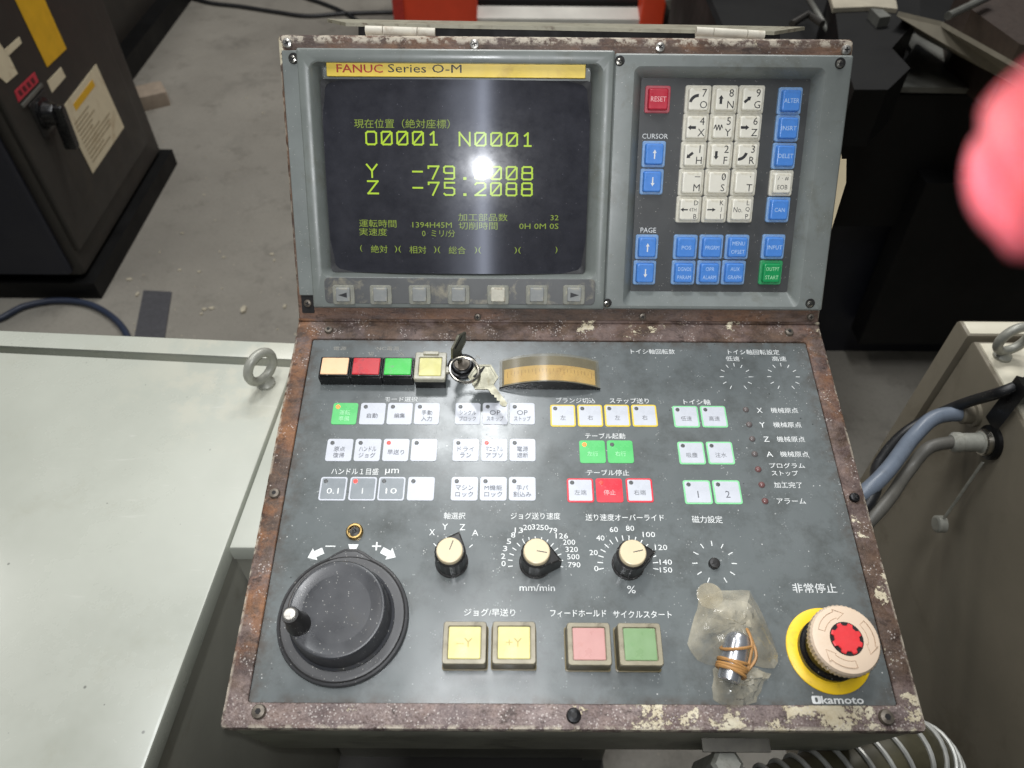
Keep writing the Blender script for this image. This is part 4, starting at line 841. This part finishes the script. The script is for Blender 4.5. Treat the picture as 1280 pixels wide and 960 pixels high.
# ================================================================== pale machine cover on the left
ZT = .848
e0 = hit(357, 480, 2, ZT); bk0 = hit(0, 415, 2, ZT); bk1 = hit(365, 431.5, 2, ZT); XE = e0.x
yb_ = bk1.y; slope = (bk1.y-bk0.y)/(bk1.x-bk0.x)
mc = thing('machine_cover', 'pale grey enamelled machine cover with a ring bolt, left of the console', 'machine', Matrix.Translation((XE-.45, -.2, 0)))
g0 = hit(0, 437, 2, ZT); g1 = hit(365, 455, 2, ZT)
def ybk(xx, a, b): return a.y + (b.y-a.y)*(xx-a.x)/(b.x-a.x)
XF = -1.6
def slab(P, z0, z1, b=.003):
    ins = []
    cx = sum(p[0] for p in P)/len(P); cy = sum(p[1] for p in P)/len(P)
    def off(k): return [(p[0]-math.copysign(k, p[0]-cx), p[1]-math.copysign(k, p[1]-cy)) for p in P]
    return MB().loft([[(*p, z0) for p in P], [(*p, z1-b) for p in P], [(*p, z1-b*.3) for p in off(b*.3)], [(*p, z1) for p in off(b)]], True, True)
def pos(P): 
    a = sum(P[i][0]*P[(i+1) % len(P)][1]-P[(i+1) % len(P)][0]*P[i][1] for i in range(len(P))); return P if a > 0 else P[::-1]
EA, EB = hit(350, 500, 2, ZT), hit(180, 960, 2, ZT)
def XEy(y): return EB.x + (EA.x-EB.x)*(y-EB.y)/(EA.y-EB.y)
YB1 = ybk(XE, g0, g1)-.003; XE1 = XEy(YB1)
top = put('cover_top', slab(pos([(XF, -1.3), (XEy(-1.3), -1.3), (XE1, YB1), (XF, ybk(XF, g0, g1)-.003)]), ZT-.02, ZT), M_TABLE, mc, unit=1)
M_CSIDE = plain('shaded grey side paint', rgb(150, 149, 138), .45, var=.1, scale=9, dirt=(rgb(112, 106, 92), .5), dsc=9)  # darker than the lid: shade of the side faces put into the paint colour
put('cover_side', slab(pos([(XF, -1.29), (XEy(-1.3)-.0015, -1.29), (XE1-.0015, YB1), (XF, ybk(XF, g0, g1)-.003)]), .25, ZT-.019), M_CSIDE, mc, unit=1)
XC = .12
put('rear_strip', slab(pos([(XF, ybk(XF, g0, g1)+.004), (XC, ybk(XC, g0, g1)+.004), (XC, ybk(XC, bk0, bk1)), (XF, ybk(XF, bk0, bk1))]), .25, ZT+.001), M_TABLE, mc, unit=1)
yc = hit(300, 684, 2, ZT).y
put('side_top', slab(pos([(XEy(yc)+.0018, yc), (XC, yc), (XC, ybk(XC, g0, g1)-.003), (XE1+.0018, YB1)]), ZT-.02, ZT-.0012), M_TABLE, mc, unit=1)
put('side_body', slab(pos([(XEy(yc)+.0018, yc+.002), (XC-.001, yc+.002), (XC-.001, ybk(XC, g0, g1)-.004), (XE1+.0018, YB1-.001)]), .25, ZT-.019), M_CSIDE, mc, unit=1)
put('base', MB().box(XF+.03, XC-.03, -1.25, min(ybk(XF, g0, g1), .1)-.02, 0, .26), M_BLKCAB, mc, unit=1, smooth=0)  # coloured black to stand for the shade below the console
put('shade_slab', MB().box(XE-.16, XC, -1.28, yc+.05,   .20, .25), M_BLKCAB, mc, unit=1, smooth=0)  # added black slab that keeps the space under the console dark
def eyebolt(parent, p, rz, R=15.5, r=4.6):
    M0 = Matrix.Translation(p) @ Matrix.Rotation(rz, 4, 'Z')
    k = put('eye_bolt', MB().torus(R, r, 36, 12, Matrix.Translation((0, 0, R+9)) @ Matrix.Rotation(R_(90), 4, 'X')), M_EYE, parent, M0)
    put('collar', MB().lathe([(9, -1), (9, 3), (6.5, 5.5), (5.5, 8), (4.5, 11)], 24), M_EYE, k, M0)
eyebolt(mc, hit(333, 480, 2, ZT), R_(58))

# ================================================================== machine cabinet on the right
ZR = .848; ea = hit(1248, 480, 2, ZR); XR_ = ea.x
ca = thing('machine_cabinet', 'cream topped grey machine cabinet with cable sockets, right of the console', 'machine', Matrix.Translation((XR_+.4, 0, 0)))
yk = hit(1240, 401.5, 2, ZR).y; yg = hit(1240, 423, 2, ZR).y
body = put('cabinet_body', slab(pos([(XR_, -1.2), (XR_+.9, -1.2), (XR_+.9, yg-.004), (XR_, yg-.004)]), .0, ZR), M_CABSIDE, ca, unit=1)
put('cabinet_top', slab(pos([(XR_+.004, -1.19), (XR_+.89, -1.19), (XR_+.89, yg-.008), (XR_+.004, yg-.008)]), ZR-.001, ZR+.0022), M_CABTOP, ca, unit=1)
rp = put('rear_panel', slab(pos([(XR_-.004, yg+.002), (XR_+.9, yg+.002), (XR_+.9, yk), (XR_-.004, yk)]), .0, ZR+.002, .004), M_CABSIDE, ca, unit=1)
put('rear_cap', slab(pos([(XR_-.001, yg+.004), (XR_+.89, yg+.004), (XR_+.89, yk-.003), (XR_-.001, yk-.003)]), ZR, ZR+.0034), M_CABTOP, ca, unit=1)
put('seal', MB().box(XR_+.01, XR_+.88, yg-.01, yg+.01, .02, ZR-.012), M_SLOT, ca, unit=1, smooth=0)
eyebolt(ca, hit(1252, 446, 2, ZR+.002), R_(12), 16.5, 4.8)
SX = Matrix.Rotation(R_(-90), 4, 'Y')          # local z points to -x, out of the side
p1 = hit(1218, 517, 0, XR_); p2 = hit(1240, 553, 0, XR_)
put('cable_gland', MB().lathe([(14, 0), (14, 4), (11, 5), (11, 14), (9.4, 16)], 24), M_CABSIDE, ca, Matrix.Translation(p1) @ SX)
k = put('socket', MB().lathe([(18, 0), (18, 4), (16.5, 5), (13, 6)], 32), M_BLKBOLT, ca, Matrix.Translation(p2) @ SX); put('plug', MB().lathe([(11.5, 5), (11.5, 12), (10.6, 13), (9.6, 13.4), (9.6, 17), (9.2, 32), (10.2, 33), (10.2, 39), (7.4, 42)], 28), M_EYE, k, Matrix.Translation(p2) @ SX)
put('plug_ring', MB().lathe([(13.6, 6), (13.6, 11), (12.4, 12)], 28), M_STEEL, k, Matrix.Translation(p2) @ SX)
p3 = hit(1175, 655, 0, XR_-.012); cp = put('dust_cap', MB().lathe([(9.5, -4), (9.5, 4), (8.6, 5), (7, 5.4)], 28), M_EYE, ca, Matrix.Translation(p3) @ SX)
c1 = p2 + Vector((-.006, -.012, -.018)); put('cap_chain', MB().tube([tuple((c1.lerp(p3, t)) * 1000) for t in (0, .5, 1)], 1.6, 6), M_EYE, ca)
pb = hit(1250, 522, 0, XR_); pt = hit(1278, 497, 2, ZR+.004)
put('strap_bracket', MB().loft([[tuple(q_*1000) for q_ in (pb+Vector((-.004, s*.011, -.012)), pb+Vector((-.004, s*.011, .05)), pt+Vector((.03, s*.011, .006)))] for s in (-1, 1)], False, False, closed=False), M_BLKBOLT, ca)

# cables
def cable(name, pts, r, mat, lab, n=12):
    P = [tuple(p*1000) for p in spline(pts, 12)]
    return tag(put(name, MB().tube(P, r, n), mat, smooth=60), lab, 'cable')
cable('cable', [p1+Vector((-.012, 0, 0)), p1+Vector((-.042, -.004, -.002)), hit(1140, 548, 0, .40), hit(1085, 612, 0, .33), Vector((.24, -.05, .72)), Vector((.14, -.08, .66))], 8.0, M_CABLEBL, 'blue-grey cable running from the cabinet side to behind the console')
cable('cable', [p2+Vector((-.040, 0, 0)), p2+Vector((-.066, -.006, -.003)), hit(1133, 592, 0, .385), hit(1090, 648, 0, .33), Vector((.24, -.10, .70)), Vector((.14, -.12, .62))], 6.4, M_CABLEG, 'grey cable with a round metal plug on the cabinet side')
cable('cable', [hit(1300, 470, 2, ZR+.012), hit(1255, 489, 2, ZR+.013), hit(1195, 508, 0, XR_-.02), hit(1135, 538, 0, .41), hit(1098, 580, 0, .36), hit(1075, 640, 0, .32), Vector((.22, -.06, .66)), Vector((.14, -.08, .3))], 5.6, M_CABLEB, 'black rubber cable lying over the cabinet edge')
# ribbed conduit below the right front corner
cpth = spline([hit(900, 1030, 2, .82), hit(1000, 1000, 2, .82), hit(1080, 965, 2, .82), hit(1125, 945, 2, .815), hit(1150, 955, 2, .79), hit(1160, 985, 2, .74), hit(1166, 1050, 2, .6)], 26)
cpth = [p*1000 for p in cpth]; prof = []
for i in range(len(cpth)): prof.append(27.0)
cd = tag(put('flexible_conduit', MB().tube([tuple(p) for p in cpth], 26.5, 24), M_CONDUIT2, smooth=60), 'ribbed metal conduit hose curving under the right front corner of the console', 'conduit')
acc = 0.0; last = cpth[0]; WMAT[cd.name] = Matrix.Identity(4)
for i in range(1, len(cpth)-1):
    acc += (cpth[i]-last).length; last = cpth[i]
    if acc > 12.5:
        acc = 0; t = (cpth[i+1]-cpth[i-1]).normalized(); Mr = Matrix.Translation(cpth[i]) @ t.to_track_quat('Z', 'Y').to_matrix().to_4x4()
        put('rib', MB().torus(27.4, 1.9, 30, 8, Mr), M_CONDUIT, cd)

# ================================================================== black electrical cabinet behind left
XS = -1.19; YF = hit(60, 373, 2, 0).y; YBK = hit(214, 221, 0, XS).y
ec = thing('electrical_cabinet', 'black electrical cabinet with stickers and a rotary switch, standing on the floor', 'cabinet', Matrix.Translation((XS-.4, (YF+YBK)/2, 0)))
def bevbox(x0, x1, y0, y1, z0, z1, b): return MB().loft([rect(x0, x1, y0, y1, b, z0, 3), rect(x0, x1, y0, y1, b, z1-b, 3), rect(x0+b, x1-b, y0+b, y1-b, b, z1, 3)], True, True)
put('cabinet_body', bevbox(XS-.9, XS, YF+.02, YBK, .07, 1.75, .012), M_BLKCAB, ec, unit=1)
put('plinth', MB().box(XS-.88, XS+.028, YF, YBK+.02, 0, .055), M_BLKMACH, ec, unit=1, smooth=0)
put('front_door', bevbox(XS-.88, XS-.02, YF-.004, YF+.022, .09, 1.7, .008), M_NAVY, ec, unit=1)
put('side_door', bevbox(XS-.004, XS+.010, YF+.035, YBK-.075, .14, 1.7, .004), M_BLKCAB, ec, unit=1)
XD = XS+.0108
def sticker(nm, pxs, mat, extra=0.0):
    P = [hit(px, py, 0, XD) for px, py in pxs]
    return put(nm, MB().loft([[(XD-.0005+extra, p.y, p.z) for p in P], [(XD+.0006+extra, p.y, p.z) for p in P]], True, True), mat, ec, unit=1, smooth=0)
sticker('yellow_sticker', [(17, -4), (54, -4), (83, 61), (59, 84)], M_YSTICK)
ps = sticker('instruction_sheet', [(120, 80), (155, 159), (116, 217), (76, 137)], M_PAPER)
sticker('white_tag', [(76, 84), (82, 96), (65, 116), (59, 102)], M_PAPER); sticker('red_sticker', [(43, 90), (48, 102), (23, 128), (18, 114)], M_RSTICK)
sticker('white_tag', [(24, 46), (27, 54), (10, 70), (6, 62)], M_PAPER); sticker('round_label', [(-2, 52), (12, 72), (22, 92), (8, 104), (-8, 90)], M_PAPER)
q4 = [Vector(p) for p in ((120, 80), (155, 159), (116, 217), (76, 137))]
def sub(u0, u1, v0, v1):                       # u along the writing, v down the sheet
    f = lambda u, v: (q4[3].lerp(q4[0], u)).lerp(q4[2].lerp(q4[1], u), v)
    return [tuple(f(u, v)) for u, v in ((u0, v0), (u1, v0), (u1, v1), (u0, v1))]
M_TXTLINE = plain('tiny brown print', rgb(150, 136, 108), .6); put_ = sticker('sheet_heading', sub(.25, .8, .10, .2), M_YSTICK, .0004)
rnd = random.Random(4)
for i in range(11):
    v = .30 + i*.058
    for a, b in ((.1, .1+rnd.uniform(.3, .78)),): sticker('print_line', sub(a, b, v, v+.018), M_TXTLINE, .0004)
for i in range(4): u = .14+.2*i; P0, P1 = Vector((46, 96)).lerp(Vector((20, 121)), u), Vector((46, 96)).lerp(Vector((20, 121)), u+.12); sticker('print_mark', [(P0.x-2, P0.y-3), (P1.x-2, P1.y-3), (P1.x+2, P1.y+3), (P0.x+2, P0.y+3)], plain('dark red print', rgb(90, 24, 32), .5), .0004)
hc = hit(55, 142, 0, XD); SXP = Matrix.Rotation(R_(90), 4, 'Y')
put('grey_trim', MB().box(XD-.001, XD+.003, hit(52, 106, 0, XD).y-.11, hit(52, 106, 0, XD).y, hit(40, 119, 0, XD).z-.004, hit(40, 119, 0, XD).z+.004), M_DKSTEEL, ec, unit=1, smooth=0)
sw = put('rotary_switch', MB().lathe([(38, -1), (38, 8), (30, 10), (26, 30), (24, 34)], 28), M_BLACKG, ec, Matrix.Translation(hc) @ SXP)
put('switch_plate', MB().rbox(88, 88, -1.5, 3, 4, 1), M_BLACK, sw, Matrix.Translation(hc) @ SXP)
put('handle', MB().rbox(110, 26, 26, 54, 8, 5, 34, 0), M_BLACKG, sw, Matrix.Translation(hc) @ SXP @ Matrix.Rotation(R_(-8), 4, 'Z'))

# other things on the floor at the back left
bb = hit(163, 68, 2, 0); be = hit(240, 5, 2, 0)
bm = thing('milling_machine', 'dark machine base with a skirting edge behind the black cabinet', 'machine', Matrix.Translation((bb.x-.6, bb.y+.5, 0)))
put('base_block', bevbox(bb.x-1.6, bb.x+.02, bb.y-.67, bb.y+1.6, .08, .8, .01), M_BLKCAB, bm, unit=1); put('skirting', MB().box(bb.x-1.58, bb.x+.09, bb.y-.7, bb.y+1.55, 0, .082), M_BLKMACH, bm, unit=1, smooth=0)
wb = hit(203, 140, 2, 0); wt = hit(178, 118, 2, .05)
tag(put('wooden_block', MB().rbox(.26, .10, 0, .055, .004, .003), M_WOOD, None, Matrix.Translation((wb.x-.12, wb.y+.03, 0)) @ Matrix.Rotation(R_(30), 4, 'Z'), unit=1), 'short dusty wooden block on the floor against the black cabinet', 'wood block')
def fcable(pxs, r, mat, lab, z=None):
    return tag(put('floor_cable', MB().tube([tuple(p*1000) for p in spline([hit(px, py, 2, r*.001) + Vector((0, 0, dz)) for px, py, dz in pxs], 10)], r, 10), mat, smooth=60), lab, 'cable')
fcable([(225, -8, 0), (260, 3, 0), (300, 8, 0), (345, 15, 0), (385, 20, 0), (430, 17, 0), (500, 15, 0)], 9, M_CABLEB, 'dark cable lying across the floor towards the orange machine')
fcable([(300, -40, 0), (375, -6, 0), (400, 3, 0), (425, 13, 0), (445, 25, 0), (470, 45, 0)], 9, M_CABLEB, 'second dark cable crossing the first one on the floor')
fcable([(-30, 404, 0), (0, 398, 0), (30, 383, 0), (70, 376, 0), (110, 380, 0), (140, 396, 0), (158, 418, 0), (165, 450, 0)], 9, M_HOSEBL, 'dark blue hose looping on the floor in front of the black cabinet')
P = [hit(px, py, 2, 0) for px, py in ((180, 364), (215, 366), (206, 425), (168, 425))]
tag(put('floor_tone', MB().loft([[(p.x, p.y, z) for p in P] for z in (0, .004)], True, True), plain('dark floor mark', rgb(66, 66, 70), .6), unit=1, smooth=0), 'small dark rectangular mark on the floor behind the pale cover', 'mat')  # thin slab drawn for a darker rectangle on the floor
mb = MB(); rnd = random.Random(11)
spots = [(305, 388, 9), (172, 369, 6), (356, 384, 6), (255, 387, 4), (265, 386, 4), (252, 393, 4), (180, 417, 4), (162, 350, 4), (280, 322, 3), (225, 338, 3), (249, 340, 3), (340, 318, 3), (343, 326, 4), (228, 292, 3)]
for px, py, s in spots + [(rnd.uniform(160, 370), rnd.uniform(20, 420), rnd.uniform(1, 2.4)) for _ in range(60)]:
    p = hit(px, py, 2, 0); s *= .0017; a = rnd.uniform(0, 3); n = 5
    poly = [(p.x + s*(1+.5*math.cos(2*a))*math.cos(a+2*math.pi*i/n)*rnd.uniform(.6, 1.1), p.y + s*math.sin(a+2*math.pi*i/n)*rnd.uniform(.6, 1.1)) for i in range(n)]
    mb.prism(poly, 0, s*.5)
fd = tag(put('floor_debris', mb, plain('pale chips', rgb(176, 168, 148), .7, var=.3, scale=20), unit=1, smooth=0), 'pale chips and crumbs scattered on the floor', 'debris'); fd['kind'] = 'stuff'

# orange-red machine behind the console
YR = 2.6; o0 = hit(496, 20, 1, YR).x; o1 = hit(596, 20, 1, YR).x; o2 = hit(801, 20, 1, YR).x; o3 = hit(831, 20, 1, YR).x
om = thing('orange_machine', 'orange-red machine frame with a grey sheet tray between its posts', 'machine', Matrix.Translation(((o0+o3)/2, YR+.3, 0)))
put('post', bevbox(o0, o1, YR, YR+.5, 0, .9, .01), M_ORANGE, om, unit=1); put('post', bevbox(o2, o3, YR, YR+.5, 0, .9, .01), M_ORANGE, om, unit=1)
put('trim', MB().box(o0-.012, o0+.03, YR-.006, YR+.01, 0, .9), M_REDINK, om, unit=1, smooth=0)
za = hit(700, 27, 1, YR+.02).z; zb = hit(700, 8, 1, YR+.1).z; zc = hit(700, 4, 1, YR+.1).z
put('tray', MB().loft([[(o1, YR+.02, za-.05), (o2, YR+.02, za-.05)], [(o1, YR+.02, za+.01), (o2, YR+.02, za+.01)], [(o1, YR+.1, zb), (o2, YR+.1, zb)]], False, False, closed=False), plain('brushed grey sheet', rgb(206, 206, 198), .4, .1, var=.15, scale=6), om, unit=1, smooth=0)
put('tray_bar', MB().box(o1, o2, YR+.1, YR+.14, zb, zb+.02), M_BLKMACH, om, unit=1, smooth=0); put('tray_back', MB().box(o1, o2, YR+.14, YR+.45, zb+.012, zb+.016), M_DKSTEEL, om, unit=1, smooth=0); put('under_box', MB().box(o1, o2, YR+.12, YR+.4, 0, zb), M_BLKMACH, om, unit=1, smooth=0)
lb0 = hit(838, -4, 1, 2.3); lb1 = hit(860, 40, 1, 2.3)
tag(put('leaning_bar', MB().tube([tuple(lb0*1000), tuple(lb1*1000), tuple((lb1 + (lb1-lb0).normalized()*max(0.0, (lb1.z-.012)/max(1e-6, -(lb1-lb0).normalized().z)))*1000)], 22, 4), M_DKSTEEL, smooth=0), 'pale flat bar leaning beside the orange machine', 'bar')

# black machine behind right
YM = hit(1080, 449, 2, 0).y; ZM = hit(1080, 113, 1, YM).z; XM = .43
dm = thing('black_machine', 'oily black machine bed with pale guard sheets on top, behind the right cabinet', 'machine', Matrix.Translation((1.4, YM+.6, 0)))
put('bed_beam', bevbox(XM, 3.2, YM, YM+.85, .42, ZM, .008), M_BLKMACH, dm, unit=1)
put('bed_ledge', MB().box(XM, XM+.62, YM-.004, YM+.03, ZM-.001, ZM+.006), M_DKSTEEL, dm, unit=1, smooth=0)
put('bed_ledge', MB().box(XM+.622, 3.2, YM-.004, YM+.03, ZM-.001, ZM+.005), M_BLKCAB, dm, unit=1, smooth=0)
put('lower_panel', MB().box(XM+.05, 3.2, YM+.03, YM+.8, 0, .43), M_NAVYM, dm, unit=1, smooth=0)
sA = [hit(px, py, 1, YM-.05) for px, py in ((1158, 229), (1330, 229), (1330, 430), (1073, 430))]
put('side_shield', MB().loft([[(p.x, YM-.05+d, p.z) for p in sA] for d in (.06, 0)], True, True), M_BLKMACH, dm, unit=1, smooth=0)
def on_bed(nm, pxs, z0, z1, mat):              # outline on the top of the bed
    P = [hit(px, py, 2, z1) for px, py in pxs]; return put(nm, MB().loft([[(p.x, p.y, z) for p in (P if sum(P[i].x*P[(i+1) % len(P)].y-P[(i+1) % len(P)].x*P[i].y for i in range(len(P))) > 0 else P[::-1])] for z in (z0, z1)], True, True), mat, dm, unit=1, smooth=20)
on_bed('tray', [(1108, 108), (1140, 62), (1130, 45), (1200, 30), (1300, 80), (1300, 112)], ZM-.001, ZM+.01, M_DKSTEEL)
on_bed('black_bracket', [(1040, -20), (1150, -20), (1150, 20), (1115, 60), (1138, 85), (1110, 112), (1068, 112), (1050, 60)], ZM-.001, ZM+.10, M_BLKMACH)
on_bed('pale_plate', [(1036, -12), (1090, -12), (1120, 0), (1122, 11), (1092, 8), (1042, 10)], ZM+.099, ZM+.108, M_PALESHEET)
on_bed('clamp', [(1088, 10), (1104, 12), (1114, 20), (1100, 22)], ZM+.09, ZM+.118, M_DKSTEEL)
G = [hit(1123, 14, 2, ZM+.13), hit(1178, 27, 2, ZM+.13), hit(1330, 112, 2, ZM+.13), hit(1330, 135, 2, ZM+.05), hit(1150, 40, 2, ZM+.03)]
put('guard_sheet', MB().loft([[tuple(p + Vector((0, 0, dz))) for p in G] for dz in (-.008, 0)], True, True), M_PALESHEET, dm, unit=1, smooth=0)
on_bed('chute', [(1205, -30), (1400, -30), (1400, 80), (1275, 55), (1215, 12)], ZM-.001, ZM+.12, plain('dark brown casting', rgb(50, 38, 30), .6))
for pts, r, m in (([(1185, 20), (1198, 14), (1215, 6), (1240, -6)], 7, M_DKSTEEL), ([(990, 30), (1010, 18), (1028, 30)], 6, M_BLKCAB)):
    put('pipe', MB().tube([tuple(hit(px, py, 2, ZM+.14)*1000) for px, py in pts], r, 10), m, dm)
put('rear_column', bevbox(.66, 2.6, YM+1.35, YM+2.3, 0, 1.05, .01), M_BLKMACH, dm, unit=1)
put('rear_bridge', MB().box(.9, 2.4, YM+.84, YM+1.36, .1, .6), M_BLKMACH, dm, unit=1, smooth=0)
put('thin_rod', MB().tube([tuple(hit(1008, -6, 2, ZM+.05)*1000), tuple(hit(1036, 40, 2, ZM+.05)*1000)], 6, 8), M_DKSTEEL, dm)

# ================================================================== fingertip beside the lens
def skin():
    n = NT('pink skin'); n.set(n.mix(n.ramp(n.noise(70, 4), .3, .7), rgb(184, 66, 86), rgb(212, 104, 108)), .7, 0, .2); n.bump(n.noise(1400, 3), .3, .0005)
    n.b.inputs['Subsurface Weight'].default_value = .6; n.b.inputs['Subsurface Radius'].default_value = (.010, .003, .002); n.b.inputs['Subsurface Scale'].default_value = 1.0; return n.m
def camp(px, py, dist): return CAMW + wray(px, py).normalized() * dist
tip = camp(1214, 250, .086); j1 = camp(1292, 224, .085); j2 = camp(1400, 150, .084); j3 = camp(1530, 60, .090); j4 = camp(1620, -20, .10)
path = spline([tip, tip.lerp(j1, .12), tip.lerp(j1, .4), j1, j2, j3, j4], 6); L = len(path); rad = []
ds = [0]
for i in range(1, L): ds.append(ds[-1] + (path[i]-path[i-1]).length)
for d in ds:
    k = min(1.0, (d+.00015)/.0092); rad.append(1000*(.0086*math.sqrt(max(.02, 1-(1-k)**2)) * (1 - .05*math.sin(min(1, max(0, (d-.012)/.012))*math.pi)) + .0008*min(1, max(0, (d-.02)/.03))))
fg = thing('fingertip', 'blurred pink fingertip poking in beside the lens in front of the black machine', 'finger', Matrix.Translation(j1))
put('finger', MB().tube([tuple(p*1000) for p in path], rad, 28), skin(), fg, smooth=180)
fwd = (ax[2]*.25 - ax[1]*.0 + ax[1]*.97).normalized(); t = (j1-tip).normalized(); sd = t.cross(fwd).normalized()
nc = tip + t*.0075; nv = []
loops = []
for i in range(7):
    a = -.0055 + .011*i/6; wv = .0055*math.sqrt(max(.05, 1-(a/.0062)**4)); row = []
    for j in range(7):
        s = wv*(2*j/6-1); row.append(tuple((nc + t*a + sd*s + fwd*(.0086 - s*s*55 - (.0012 if i == 0 else 0)))*1000))
    loops.append(row)
put('nail', MB().loft(loops, False, False, closed=False), plain('nail', rgb(236, 176, 168), .3, var=.05), fg, smooth=180)
